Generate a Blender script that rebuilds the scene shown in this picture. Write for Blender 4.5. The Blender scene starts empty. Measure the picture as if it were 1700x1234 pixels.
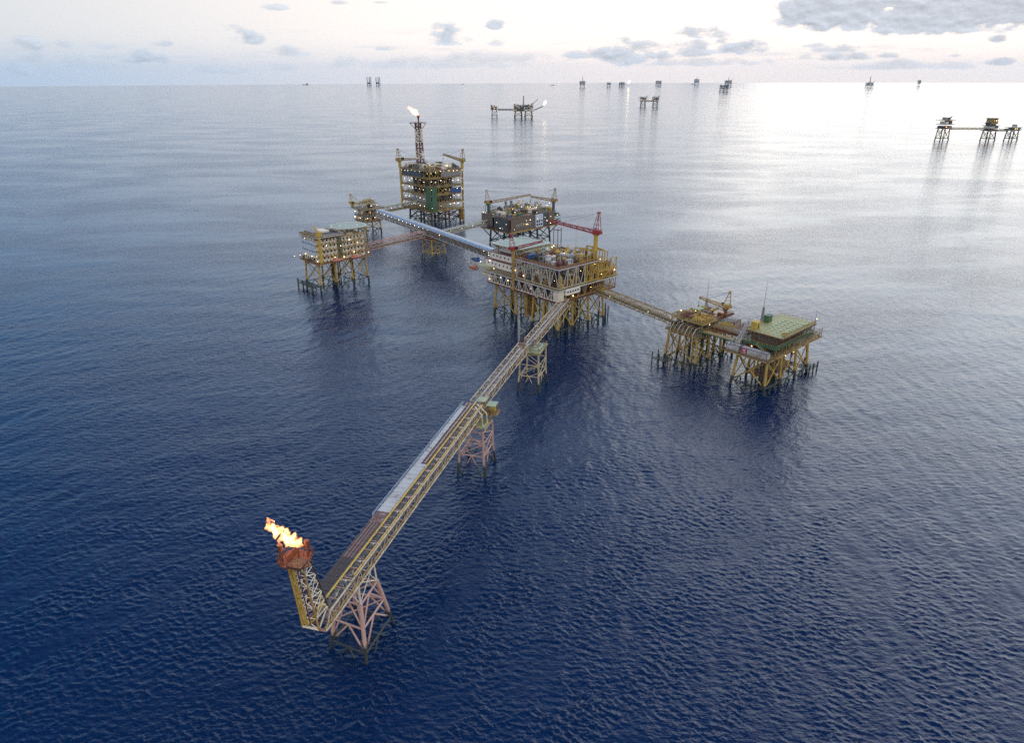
import bpy, math, random
import numpy as np
from mathutils import Vector, Matrix, noise as mnoise
R = math.radians
sc = bpy.context.scene
# ------------------------------------------------------------------ camera
CAM_H = 130.0
cd = bpy.data.cameras.new('camera'); cam = bpy.data.objects.new('camera', cd); sc.collection.objects.link(cam)
cd.sensor_width = 36; cd.sensor_fit = 'HORIZONTAL'; cd.lens = 36 * 1150 / 1700.0
cd.clip_start = 1; cd.clip_end = 60000
cam.matrix_world = Matrix.Translation((0, 0, CAM_H)) @ Matrix.Rotation(R(90 - 23.15), 4, 'X') @ Matrix.Rotation(R(-0.2), 4, 'Z')
sc.camera = cam
# ------------------------------------------------------------------ light
SUN_AZ, SUN_EL = 45.0, 20.0           # azimuth clockwise from +Y (view direction), elevation
sd = bpy.data.lights.new('sun', 'SUN'); sd.energy = 0.56; sd.angle = R(64); sd.color = (1.0, 0.90, 0.74)
so = bpy.data.objects.new('sun', sd); sc.collection.objects.link(so)
sdir = Vector((math.sin(R(SUN_AZ)) * math.cos(R(SUN_EL)), math.cos(R(SUN_AZ)) * math.cos(R(SUN_EL)), math.sin(R(SUN_EL))))
so.rotation_euler = sdir.to_track_quat('Z', 'Y').to_euler()
sc.view_settings.view_transform = 'Standard'; sc.view_settings.look = 'None'
sc.view_settings.gamma = 1; sc.view_settings.exposure = 0.72
sc.cycles.max_bounces = 6; sc.cycles.volume_bounces = 0; sc.cycles.transparent_max_bounces = 8
sc.cycles.use_denoising = False
sc.cycles.sample_clamp_indirect = 1.5; sc.cycles.sample_clamp_direct = 4

# ------------------------------------------------------------------ world
w = bpy.data.worlds.new('World'); sc.world = w; w.use_nodes = True
nt = w.node_tree; nt.nodes.clear()
class NG:
    """tiny helper for writing node maths"""
    def __init__(s, nt): s.nt = nt
    def n(s, t, **k):
        o = s.nt.nodes.new(t)
        for a, b in k.items(): setattr(o, a, b)
        return o
    def put(s, sock, v):
        if hasattr(v, 'is_output'): s.nt.links.new(v, sock)
        else: sock.default_value = v
    def m(s, op, a, b=None, c=None, clamp=False):
        o = s.n('ShaderNodeMath', operation=op, use_clamp=clamp)
        s.put(o.inputs[0], a)
        if b is not None: s.put(o.inputs[1], b)
        if c is not None: s.put(o.inputs[2], c)
        return o.outputs[0]
    def step(s, v, a, b, lo=0.0, hi=1.0):
        o = s.n('ShaderNodeMapRange', interpolation_type='SMOOTHSTEP', clamp=True)
        s.put(o.inputs[0], v); s.put(o.inputs[1], a); s.put(o.inputs[2], b); s.put(o.inputs[3], lo); s.put(o.inputs[4], hi)
        return o.outputs[0]
    def mix(s, f, a, b, bt='MIX'):
        o = s.n('ShaderNodeMix', data_type='RGBA', blend_type=bt)
        s.put(o.inputs[0], f); s.put(o.inputs[6], a); s.put(o.inputs[7], b)
        return o.outputs[2]
    def comb(s, x, y, z):
        o = s.n('ShaderNodeCombineXYZ')
        for i, v in enumerate((x, y, z)): s.put(o.inputs[i], v)
        return o.outputs[0]
    def noise(s, vec, scale, detail=4, rough=.55, dist=0.0):
        o = s.n('ShaderNodeTexNoise'); s.put(o.inputs['Vector'], vec)
        o.inputs['Scale'].default_value = scale; o.inputs['Detail'].default_value = detail
        o.inputs['Roughness'].default_value = rough; o.inputs['Distortion'].default_value = dist
        return o.outputs['Fac']
g = NG(nt)
tc = g.n('ShaderNodeTexCoord')
sep = g.n('ShaderNodeSeparateXYZ'); nt.links.new(tc.outputs['Generated'], sep.inputs[0])
X, Y, Z = sep.outputs
Zc = g.m('MAXIMUM', Z, 0.004)
sky = g.n('ShaderNodeTexSky', sky_type='NISHITA', sun_disc=False)
sky.sun_elevation = R(SUN_EL); sky.sun_rotation = R(SUN_AZ); sky.altitude = 100
sky.air_density = 1.0; sky.dust_density = 0.8; sky.ozone_density = 2.5
nt.links.new(g.comb(X, Y, Zc), sky.inputs['Vector'])
az = g.m('MULTIPLY', g.m('ARCTAN2', X, Y), 57.2958)          # degrees, clockwise from +Y
el = g.m('MULTIPLY', g.m('ARCSINE', Z), 57.2958)
cv = g.comb(g.m('MULTIPLY', az, 0.1), g.m('MULTIPLY', el, 0.22), 0.3)
n1 = g.noise(cv, 7.5, 6, .56)
cv2 = g.comb(g.m('MULTIPLY', az, 0.1), g.m('MULTIPLY', el, 0.35), 1.7)
# single clouds: azimuth, elevation of the flat base, half width, height (degrees), density
CL = [(-32.2, 1.55, 0.84, 0.90, 0.60), (-29.3, 1.73, 2.10, 0.53, 0.60), (-32.3, 0.85, 1.05, 0.70, 0.50), (-29.4, 0.36, 1.81, 1.23, 0.40), (-25.5, 0.88, 1.66, 0.82, 0.75), (-24.3, 1.90, 0.86, 0.41, 0.60), (-18.8, 2.15, 1.55, 1.15, 0.80), (-16.6, 4.31, 0.91, 0.41, 0.60),
      (-16.1, 1.38, 1.56, 0.63, 0.60), (-16.8, 0.35, 0.94, 0.80, 0.30), (-12.1, 0.91, 0.98, 0.77, 0.40), (-12.3, 4.72, 0.84, 0.27, 0.60), (-9.4, 4.83, 0.54, 0.19, 0.60), (-9.3, 1.76, 0.79, 0.36, 0.60), (-4.7, 2.30, 1.51, 1.28, 0.90), (-1.2, 3.22, 0.85, 0.72, 0.85), (-1.0, 2.13, 0.72, 0.49, 0.60),
      (-5.3, 0.57, 7.62, 0.83, 0.40), (6.5, 1.19, 3.02, 0.65, 0.80), (9.2, 0.85, 3.30, 1.70, 0.85), (13.2, 1.31, 1.50, 1.19, 0.80), (17.1, 1.43, 2.43, 1.05, 0.95), (13.9, 2.49, 1.69, 0.78, 0.85), (22.8, 3.15, 3.19, 1.99, 1.10), (29.2, 2.88, 4.69, 2.47, 1.2), (31.4, 3.02, 2.58, 1.88, 1.2), (21.5, 2.89, 1.74, 0.45, 0.60),
      (21.7, 1.76, 0.88, 0.30, 0.70), (23.2, 1.43, 1.49, 0.60, 0.85), (23.8, 0.89, 1.71, 0.61, 0.80), (26.2, 1.02, 0.73, 0.41, 0.80), (21.1, 1.00, 0.59, 0.39, 0.60), (28.4, 2.35, 0.52, 0.36, 0.80), (32.6, 1.86, 0.56, 0.41, 0.90), (30.3, 1.03, 0.39, 0.29, 0.60), (33.0, 0.51, 1.04, 0.42, 0.70), (14.2, 0.66, 5.54, 0.52, 0.50),
      (27.6, 0.33, 4.64, 0.59, 0.50), (-33.0, 0.11, 0.96, 1.05, 0.40), (-21.2, 0.20, 2.38, 0.55, 0.30), (-1.5, 0.90, 5.20, 0.83, 0.45)]
mask = None
for (a0, e0, hw, hh, dn) in CL:
    dx = g.m('DIVIDE', g.m('SUBTRACT', az, a0), hw * 1.1)
    ey = g.m('SUBTRACT', el, e0 + hh * .25)
    up = g.m('DIVIDE', g.m('MAXIMUM', ey, 0.0), hh * .8); dnw = g.m('DIVIDE', g.m('MINIMUM', ey, 0.0), hh * .38)
    r2 = g.m('ADD', g.m('MULTIPLY', dx, dx), g.m('ADD', g.m('MULTIPLY', up, up), g.m('MULTIPLY', dnw, dnw)))
    v = g.m('ADD', g.m('SUBTRACT', 1.0 if dn < 1 else 1.7, r2), g.m('MULTIPLY', g.m('SUBTRACT', n1, .48), 4.2))
    v = g.m('MULTIPLY', g.step(v, 0.0, 1.1), dn)
    mask = v if mask is None else g.m('MAXIMUM', mask, v)
# thin streaky bank low over the horizon
bank = g.m('MULTIPLY', g.step(g.noise(g.comb(g.m('MULTIPLY', az, .06), g.m('MULTIPLY', el, .9), .5), 3.0, 6, .6), .48, .72), g.m('MULTIPLY', g.step(el, .2, 1.2), g.step(el, 4.0, 1.6)))
bank = g.m('MULTIPLY', bank, .35)
mask = g.m('MAXIMUM', mask, bank)
n1s = g.noise(g.comb(g.m('ADD', g.m('MULTIPLY', az, 0.1), .012), g.m('ADD', g.m('MULTIPLY', el, 0.22), .045), 0.3), 7.5, 6, .56)
rim = g.m('MULTIPLY', g.m('SUBTRACT', n1, n1s), 1.1)      # lit upper edges, grey undersides
soft = g.m('ADD', g.m('ADD', .8, rim), g.m('MULTIPLY', g.noise(cv2, 4.0, 3, .5), .4))
cloud_col = g.mix(g.step(az, -30.0, 38.0), (0.66, 0.76, 0.88, 1), (0.66, 0.70, 0.78, 1))
# high thin overcast veil whitens the sky towards the sun and leaves the rest blue
vang = g.n('ShaderNodeVectorMath', operation='DOT_PRODUCT'); g.put(vang.inputs[0], tc.outputs['Generated']); vang.inputs[1].default_value = sdir
SKY_STR = 0.10
tint = g.mix(1.0, sky.outputs['Color'], (.48, .80, 1.30, 1), 'MULTIPLY')
side = g.step(vang.outputs['Value'], .05, .88)
low = g.m('MULTIPLY', g.step(el, 40, 6), .72)                    # pale veil of thin cloud low round the whole horizon
veilc = g.mix(side, (.9, 3.7, 6.6, 1), (8.4, 9.2, 8.9, 1))
sky1 = g.mix(low, tint, veilc)
high = g.m('MULTIPLY', side, g.m('MULTIPLY', g.step(el, 70, 25), .5))   # brighter and whiter towards the hidden sun
sky1 = g.mix(high, sky1, (9.6, 11.2, 12.0, 1))
back_fill = g.m('MULTIPLY', g.step(Y, .05, -.5), g.step(el, -2, 6))       # unseen warm glow added behind the viewer as fill for shaded faces
sky1 = g.mix(g.m('MULTIPLY', back_fill, .85), sky1, (7.6, 6.8, 5.9, 1))
band = g.mix(side, (4.5, 4.7, 4.9, 1), (7.9, 7.0, 6.4, 1))       # cream and pink band just over the horizon, bluer at its foot
foot = g.mix(side, (3.4, 4.1, 5.0, 1), (6.7, 5.9, 5.5, 1))
band = g.mix(g.step(el, 3.0, -.3), band, foot)
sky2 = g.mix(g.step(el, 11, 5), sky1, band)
cl_scaled = g.n('ShaderNodeVectorMath', operation='SCALE'); g.put(cl_scaled.inputs[0], cloud_col); g.put(cl_scaled.inputs['Scale'], g.m('MULTIPLY', soft, 5.4))
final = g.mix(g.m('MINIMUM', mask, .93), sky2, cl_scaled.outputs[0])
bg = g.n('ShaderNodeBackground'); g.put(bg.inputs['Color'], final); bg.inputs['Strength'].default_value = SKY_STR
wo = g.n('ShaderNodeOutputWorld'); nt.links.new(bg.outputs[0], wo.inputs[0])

# ------------------------------------------------------------------ materials
MATS = {}
def pmat(name, col, rough=.55, metal=0.0, rust=.25, rustcol=(.16, .055, .022), var=.25, splash=False, scale=.35, emit=None):
    if name in MATS: return MATS[name]
    m = bpy.data.materials.new(name); m.use_nodes = True; t = m.node_tree; t.nodes.clear(); g = NG(t)
    o = g.n('ShaderNodeOutputMaterial'); b = g.n('ShaderNodeBsdfPrincipled'); t.links.new(b.outputs[0], o.inputs[0])
    tc = g.n('ShaderNodeTexCoord'); pos = tc.outputs['Object']
    nA = g.noise(pos, scale, 5, .65); nB = g.noise(pos, scale * 6, 4, .6)
    c = g.mix(g.m('MULTIPLY', g.step(nA, .3, .7), var), (*col, 1), (*[x * .45 for x in col], 1))
    if rust > 0:
        f = g.m('MULTIPLY', g.step(g.m('ADD', g.m('MULTIPLY', nA, .5), g.m('MULTIPLY', nB, .5)), .60 - rust * .3, .74 - rust * .3), min(1, .35 + rust))
        c = g.mix(f, c, (*rustcol, 1))
    if splash:   # marine growth and wet steel up to the splash zone
        sp = g.n('ShaderNodeSeparateXYZ'); gm = g.n('ShaderNodeNewGeometry'); t.links.new(gm.outputs['Position'], sp.inputs[0])
        f = g.step(g.m('ADD', sp.outputs[2], g.m('MULTIPLY', nB, 1.2)), 5.6, 4.4)
        c = g.mix(f, c, (.040, .050, .040, 1))
    g.put(b.inputs['Base Color'], c); b.inputs['Metallic'].default_value = metal
    g.put(b.inputs['Roughness'], g.m('ADD', rough - .1, g.m('MULTIPLY', nB, .25)))
    if emit:
        b.inputs['Emission Color'].default_value = (*emit[0], 1); b.inputs['Emission Strength'].default_value = emit[1]
    MATS[name] = m; return m
M_ = dict(
    yellow=pmat('yellow_paint', (.58, .40, .075), rust=.3), oldyellow=pmat('old_yellow_paint', (.44, .31, .10), rust=.45),
    yleg=pmat('yellow_leg', (.52, .37, .09), rust=.35, splash=True), beigeleg=pmat('beige_leg', (.56, .47, .29), rust=.25, splash=True),
    pinkleg=pmat('primer_pink_leg', (.58, .37, .31), rust=.2, splash=True), darkleg=pmat('dark_leg', (.07, .055, .04), rust=.3, splash=True),
    pink=pmat('primer_pink', (.55, .33, .27), rust=.25), rust=pmat('rust_steel', (.17, .07, .04), rust=.4), redbrown=pmat('red_brown', (.17, .055, .045), rust=.3),
    white=pmat('white_paint', (.86, .82, .74), rust=.12), aged=pmat('weathered_cream', (.60, .51, .36), rust=.4, rustcol=(.20, .10, .05), scale=.5), cream=pmat('cream_paint', (.84, .76, .60), rust=.15), bluewhite=pmat('pale_blue_cladding', (.60, .70, .82), rust=.06),
    grey=pmat('grey_steel', (.27, .27, .26), rust=.25), ltgrey=pmat('light_grey_steel', (.55, .54, .51), rust=.2), dark=pmat('dark_steel', (.05, .05, .052), rust=.3),
    sheet=pmat('sooty_sheet', (.085, .07, .07), rust=.5, rustcol=(.15, .075, .06)), palesheet=pmat('pale_sheet', (.54, .55, .55), rust=.3, rustcol=(.2, .09, .06), scale=.18), brownsheet=pmat('brown_sheet', (.13, .06, .055), rust=.2, rustcol=(.3, .2, .17)),
    green=pmat('green_deck', (.34, .37, .15), rust=.45, rustcol=(.42, .33, .11)), dkgreen=pmat('dark_green', (.06, .15, .08), rust=.25), palegreen=pmat('pale_green_deck', (.40, .48, .31), rust=.12),
    heli=pmat('helideck_green', (.34, .42, .33), rust=.1), mark=pmat('deck_marking', (.62, .65, .60), rust=.05), blue=pmat('blue_paint', (.03, .10, .32), rust=.1), orange=pmat('orange_boat', (.62, .16, .07), rust=.03, rough=.35),
    salmon=pmat('salmon_boat', (.60, .22, .15), rust=.05, rough=.4), red=pmat('red_paint', (.36, .04, .04), rust=.2), magenta=pmat('magenta_panel', (.50, .03, .12), rust=.05),
    silver=pmat('silver_cladding', (.50, .54, .60), metal=.75, rough=.38, rust=.04), brownclad=pmat('brown_cladding', (.17, .135, .105), rust=.2), slateclad=pmat('slate_cladding', (.085, .10, .115), rust=.15),
    patch=pmat('rusty_pale_sheet', (.62, .58, .52), rust=.85, rustcol=(.16, .085, .065), scale=.6), glass=pmat('dark_glass', (.02, .025, .03), rough=.15, rust=0), grate=pmat('deck_grating', (.17, .18, .18), rust=.35), warmdeck=pmat('worn_deck', (.22, .20, .13), rust=.4))
def lamp_mat(name, col, st):
    m = bpy.data.materials.new(name); m.use_nodes = True; t = m.node_tree; t.nodes.clear(); g = NG(t)
    o = g.n('ShaderNodeOutputMaterial'); e = g.n('ShaderNodeEmission'); e.inputs[0].default_value = (*col, 1); e.inputs[1].default_value = st
    t.links.new(e.outputs[0], o.inputs[0]); m.use_fake_user = True; return m
M_['lamp'] = lamp_mat('lamp_glow_white', (1, .88, .62), 3.2); M_['lampw'] = lamp_mat('lamp_glow_warm', (1, .60, .22), 6)

# ------------------------------------------------------------------ mesh helper
class MB:
    def __init__(s): s.v = []; s.f = []
    def add(s, vs, fs):
        o = len(s.v); s.v += [tuple(p) for p in vs]; s.f += [tuple(i + o for i in f) for f in fs]; return s
    def box(s, x0, y0, z0, x1, y1, z1):
        if x0 > x1: x0, x1 = x1, x0
        if y0 > y1: y0, y1 = y1, y0
        if z0 > z1: z0, z1 = z1, z0
        return s.add([(x0, y0, z0), (x1, y0, z0), (x1, y1, z0), (x0, y1, z0), (x0, y0, z1), (x1, y0, z1), (x1, y1, z1), (x0, y1, z1)],
              [(0, 3, 2, 1), (4, 5, 6, 7), (0, 1, 5, 4), (1, 2, 6, 5), (2, 3, 7, 6), (3, 0, 4, 7)])
    def tube(s, a, b, r, n=6, r2=None, cap=True):
        a, b = Vector(a), Vector(b); d = b - a
        if d.length < 1e-6: return s
        d.normalize(); u = d.orthogonal().normalized()
        if abs(d.z) < .999: u = d.cross(Vector((0, 0, 1))).normalized()
        w_ = d.cross(u); r2 = r if r2 is None else r2; off = math.pi / 4 if n == 4 else 0
        vs = [a + (u * math.cos(off + 2 * math.pi * i / n) + w_ * math.sin(off + 2 * math.pi * i / n)) * r for i in range(n)]
        vs += [b + (u * math.cos(off + 2 * math.pi * i / n) + w_ * math.sin(off + 2 * math.pi * i / n)) * r2 for i in range(n)]
        fs = [(i, (i + 1) % n, n + (i + 1) % n, n + i) for i in range(n)]
        if cap: fs += [tuple(reversed(range(n))), tuple(range(n, 2 * n))]
        return s.add(vs, fs)
    def bar(s, a, b, wd): return s.tube(a, b, wd * .707, 4)
    def pipe(s, pts, r, n=7):
        for a, b in zip(pts, pts[1:]): s.tube(a, b, r, n)
        for p in pts[1:-1]: s.ball(p, r * 1.15, 6, 4)
        return s
    def ball(s, c, r, n=8, m=5, sz=1.0):
        c = Vector(c); vs = [c + Vector((0, 0, -r * sz))]; fs = []
        for j in range(1, m):
            t = -math.pi / 2 + math.pi * j / m
            for i in range(n): vs.append(c + Vector((math.cos(t) * math.cos(2 * math.pi * i / n) * r, math.cos(t) * math.sin(2 * math.pi * i / n) * r, math.sin(t) * r * sz)))
        vs.append(c + Vector((0, 0, r * sz)))
        for i in range(n): fs.append((0, 1 + (i + 1) % n, 1 + i))
        for j in range(m - 2):
            for i in range(n):
                a = 1 + j * n; fs.append((a + i, a + (i + 1) % n, a + n + (i + 1) % n, a + n + i))
        l = len(vs) - 1; a = 1 + (m - 2) * n
        for i in range(n): fs.append((a + i, a + (i + 1) % n, l))
        return s.add(vs, fs)
    def lathe(s, base, axis, prof, n=12):
        """profile = [(distance along axis, radius)...]"""
        base = Vector(base); d = Vector(axis).normalized(); u = d.orthogonal().normalized(); w_ = d.cross(u); vs = []; fs = []
        for (t, r) in prof:
            for i in range(n): vs.append(base + d * t + (u * math.cos(2 * math.pi * i / n) + w_ * math.sin(2 * math.pi * i / n)) * max(r, .001))
        for j in range(len(prof) - 1):
            for i in range(n): fs.append((j * n + i, j * n + (i + 1) % n, (j + 1) * n + (i + 1) % n, (j + 1) * n + i))
        fs.append(tuple(reversed(range(n)))); k = (len(prof) - 1) * n; fs.append(tuple(range(k, k + n)))
        return s.add(vs, fs)
    def prism(s, poly, z0, z1):
        n = len(poly); vs = [(x, y, z0) for x, y in poly] + [(x, y, z1) for x, y in poly]
        return s.add(vs, [tuple(reversed(range(n))), tuple(range(n, 2 * n))] + [(i, (i + 1) % n, n + (i + 1) % n, n + i) for i in range(n)])
    def rail(s, pts, z, h=1.1, step=2.0, r=.055, close=True):
        pts = [tuple(p) for p in pts]; P = pts + [pts[0]] if close else pts
        for a, b in zip(P, P[1:]):
            a = Vector((a[0], a[1], z)); b = Vector((b[0], b[1], z)); L = (b - a).length; k = max(1, round(L / step))
            for q in (.55, 1.0): s.bar(a + Vector((0, 0, h * q)), b + Vector((0, 0, h * q)), r * 1.6)
            for i in range(k + 1): p = a.lerp(b, i / k); s.bar(p, p + Vector((0, 0, h)), r * 1.6)
        return s
    def lattice(s, a, b, w0, w1, n, r, h0=None, h1=None, up=(0, 0, 1)):
        """square lattice girder from a to b, widths w0 -> w1"""
        a, b = Vector(a), Vector(b); d = (b - a); L = d.length; d.normalize(); upv = Vector(up)
        u = d.cross(upv)
        if u.length < .01: u = d.cross(Vector((0, 1, 0)))
        u.normalize(); w_ = u.cross(d); h0 = w0 if h0 is None else h0; h1 = w1 if h1 is None else h1
        def c(t, i):
            ww = w0 + (w1 - w0) * t; hh = h0 + (h1 - h0) * t; sx, sy = ((-1, -1), (1, -1), (1, 1), (-1, 1))[i]
            return a + d * L * t + u * (sx * ww / 2) + w_ * (sy * hh / 2)
        for i in range(4): s.tube(c(0, i), c(1, i), r * 1.5, 5)
        for j in range(n):
            for i in range(4):
                k = (i + 1) % 4
                s.tube(c(j / n, i), c(j / n, k), r, 4, cap=False)
                s.tube(c(j / n, i if j % 2 else k), c((j + 1) / n, k if j % 2 else i), r, 4, cap=False)
        return s
    def mesh(s, name):
        me = bpy.data.meshes.new(name); me.from_pydata(s.v, [], s.f); me.validate(); return me
COL = sc.collection
def part(name, mb, mat, parent=None, smooth=False, label=None, kind=None):
    me = mb if isinstance(mb, bpy.types.Mesh) else mb.mesh(name)
    o = bpy.data.objects.new(name, me); COL.objects.link(o)
    if mat is not None:
        if not me.materials: me.materials.append(M_[mat] if isinstance(mat, str) else mat)
    if smooth:
        me.shade_smooth()
    if parent: o.parent = parent
    if label: o['label'] = label
    if kind: o['kind'] = kind
    return o
def thing(name, label, cat, loc, yaw=0.0, group=None):
    o = bpy.data.objects.new(name, None); COL.objects.link(o); o.location = loc; o.rotation_euler = (0, 0, R(yaw)); o.empty_display_size = 1
    o['label'] = label; o['category'] = cat
    if group: o['group'] = group
    return o
YAW = 42.0
def L2W(F, x, y, z=0.0, yaw=YAW):
    c, s = math.cos(R(yaw)), math.sin(R(yaw)); return (F[0] + x * c - y * s, F[1] + x * s + y * c, z)

# ------------------------------------------------------------------ the sea
def sea():
    rng = np.random.default_rng(7)
    bands = []
    N = 512
    def make(L, lmin, lmax, rms, wdir, spread, seed):
        rg = np.random.default_rng(seed)
        k1 = 2 * np.pi * np.fft.fftfreq(N, L / N); kx, ky = np.meshgrid(k1, k1, indexing='ij'); k = np.hypot(kx, ky); k[0, 0] = 1
        th = np.arctan2(ky, kx); lam = 2 * np.pi / k
        win = np.exp(-((np.log(np.clip(lam, 1e-3, None)) - np.log(math.sqrt(lmin * lmax))) / (.5 * math.log(lmax / lmin) + .15)) ** 6)
        A = k ** -1.9 * win * (np.cos((th - wdir)) ** 2) ** spread; A[0, 0] = 0
        h = A * np.exp(1j * rg.uniform(0, 2 * np.pi, (N, N))) * rg.rayleigh(1, (N, N))
        H = np.fft.ifft2(h); H = H.real
        sc_ = rms / H.std()
        hx = np.fft.ifft2(1j * kx / k * h).real * sc_; hy = np.fft.ifft2(1j * ky / k * h).real * sc_
        H = H * sc_
        return L, (lmin * lmax) ** .5, H, hx, hy
    bands.append((make(419, 11, 55, .07, R(-78), 1.5, 1), R(0)))
    bands.append((make(157, 2.2, 12, .050, R(-52), .5, 2), R(31)))
    bands.append((make(61, .5, 3.0, .054, R(-72), .35, 3), R(-23)))
    dep = np.concatenate([np.linspace(R(80), R(56), 30), np.linspace(R(55.9), R(3), 1050), np.geomspace(R(2.95), math.atan(CAM_H / 14000.0), 60)])
    rad = CAM_H / np.tan(dep); rad[-1] = 14000
    azs = np.concatenate([np.linspace(-180, -46, 30), np.linspace(-45, 45, 1250), np.linspace(46, 180, 30)[:-1]]); azs = np.radians(azs)
    na, nr = len(azs), len(rad)
    RR, AA = np.meshgrid(rad, azs, indexing='ij')
    x = RR * np.sin(AA); y = RR * np.cos(AA); z = np.zeros_like(x); dx = np.zeros_like(x); dy = np.zeros_like(x)
    cell = np.maximum(np.gradient(rad)[:, None], RR * R(90) / 1250) * np.ones_like(x)
    for (L, lc, H, hx, hy), rot in bands:
        c, s = math.cos(rot), math.sin(rot)
        u = (x * c + y * s) / L * N; v = (-x * s + y * c) / L * N
        iu = np.floor(u).astype(int); iv = np.floor(v).astype(int); fu = u - iu; fv = v - iv
        i0, i1, j0, j1 = iu % N, (iu + 1) % N, iv % N, (iv + 1) % N
        def S(T): return T[i0, j0] * (1 - fu) * (1 - fv) + T[i1, j0] * fu * (1 - fv) + T[i0, j1] * (1 - fu) * fv + T[i1, j1] * fu * fv
        fade = np.clip(((lc * .55 if L < 400 else lc * .35) - cell) / (lc * .3), 0, 1)
        if L == 61:      # gusts: patches of rougher and calmer ripples
            gu = bands[1][0][2]; gi = ((x * .30 + y * .12) / 157 * N).astype(int) % N; gj = ((y * .30 - x * .12) / 157 * N).astype(int) % N
            fade = fade * np.clip(1 + .42 * gu[gi, gj] / gu.std(), .35, 1.8)
        fade = np.where(np.abs(AA) > R(45.5), 0, fade)
        z += S(H) * fade; a, b = S(hx) * fade, S(hy) * fade
        dx += .9 * (a * c - b * s); dy += .9 * (a * s + b * c)
    x = x + dx; y = y + dy
    co = np.stack([x, y, z], -1).reshape(-1, 3)
    co = np.vstack([co, [[0, 0, 0]]]).astype(np.float32)
    idx = np.arange(nr * na).reshape(nr, na)
    a = idx[:-1, :]; b = np.roll(idx, -1, 1)[:-1, :]; c_ = np.roll(idx, -1, 1)[1:, :]; d = idx[1:, :]
    quads = np.stack([a, d, c_, b], -1).reshape(-1, 4)
    tri = np.stack([np.full(na, nr * na), idx[0, :], np.roll(idx[0, :], -1)], -1)
    loops = np.concatenate([quads.ravel(), tri.ravel()]).astype(np.int32)
    nf = len(quads) + len(tri)
    starts = np.concatenate([np.arange(len(quads)) * 4, len(quads) * 4 + np.arange(len(tri)) * 3]).astype(np.int32)
    me = bpy.data.meshes.new('sea'); me.vertices.add(len(co)); me.vertices.foreach_set('co', co.ravel())
    me.loops.add(len(loops)); me.loops.foreach_set('vertex_index', loops)
    me.polygons.add(nf); me.polygons.foreach_set('loop_start', starts)
    me.update(calc_edges=True); me.shade_smooth()
    m = bpy.data.materials.new('sea_water'); m.use_nodes = True; t = m.node_tree; t.nodes.clear(); g = NG(t)
    o = g.n('ShaderNodeOutputMaterial'); bs = g.n('ShaderNodeBsdfPrincipled'); t.links.new(bs.outputs[0], o.inputs[0])
    gm = g.n('ShaderNodeNewGeometry'); P = gm.outputs['Position']
    mp = g.n('ShaderNodeMapping'); g.put(mp.inputs['Vector'], P); mp.inputs['Rotation'].default_value = (0, 0, R(12)); mp.inputs['Scale'].default_value = (.48, 1, 1)
    big = g.noise(P, .0035, 4, .6); patch = g.noise(mp.outputs[0], .012, 5, .65, .4)
    g.put(bs.inputs['Base Color'], g.mix(big, (.0006, .0120, .056, 1), (.0010, .022, .082, 1)))
    bs.inputs['IOR'].default_value = 1.333
    g.put(bs.inputs['Roughness'], g.step(patch, .3, .75, .06, .13))
    b1 = g.n('ShaderNodeBump'); b1.inputs['Distance'].default_value = .5
    h = g.m('ADD', g.m('MULTIPLY', g.noise(mp.outputs[0], .62, 4, .55), 1.0), g.m('MULTIPLY', g.noise(mp.outputs[0], 1.9, 2, .5), .16))
    g.put(b1.inputs['Height'], h); g.put(b1.inputs['Strength'], g.step(patch, .36, .64, .40, 1.0))
    t.links.new(b1.outputs[0], bs.inputs['Normal'])
    me.materials.append(m)
    ob = bpy.data.objects.new('sea', me); COL.objects.link(ob); ob['kind'] = 'structure'
    return ob
sea()

# ------------------------------------------------------------------ haze
def haze():
    mb = MB(); mb.box(-15500, -3000, -1.6, 15500, 15500, 340)
    m = bpy.data.materials.new('haze_air'); m.use_nodes = True; t = m.node_tree; t.nodes.clear(); g = NG(t)
    o = g.n('ShaderNodeOutputMaterial'); v = g.n('ShaderNodeVolumePrincipled')
    v.inputs['Color'].default_value = (.45, .74, 1, 1); v.inputs['Density'].default_value = 2.0e-5; v.inputs['Anisotropy'].default_value = .35
    t.links.new(v.outputs[0], o.inputs['Volume'])
    ob = part('haze', mb, m); ob['kind'] = 'stuff'; ob['label'] = 'thin pale sea haze between the viewer and the horizon'; ob['category'] = 'haze'
HAZE = True
if HAZE: haze()

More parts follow.
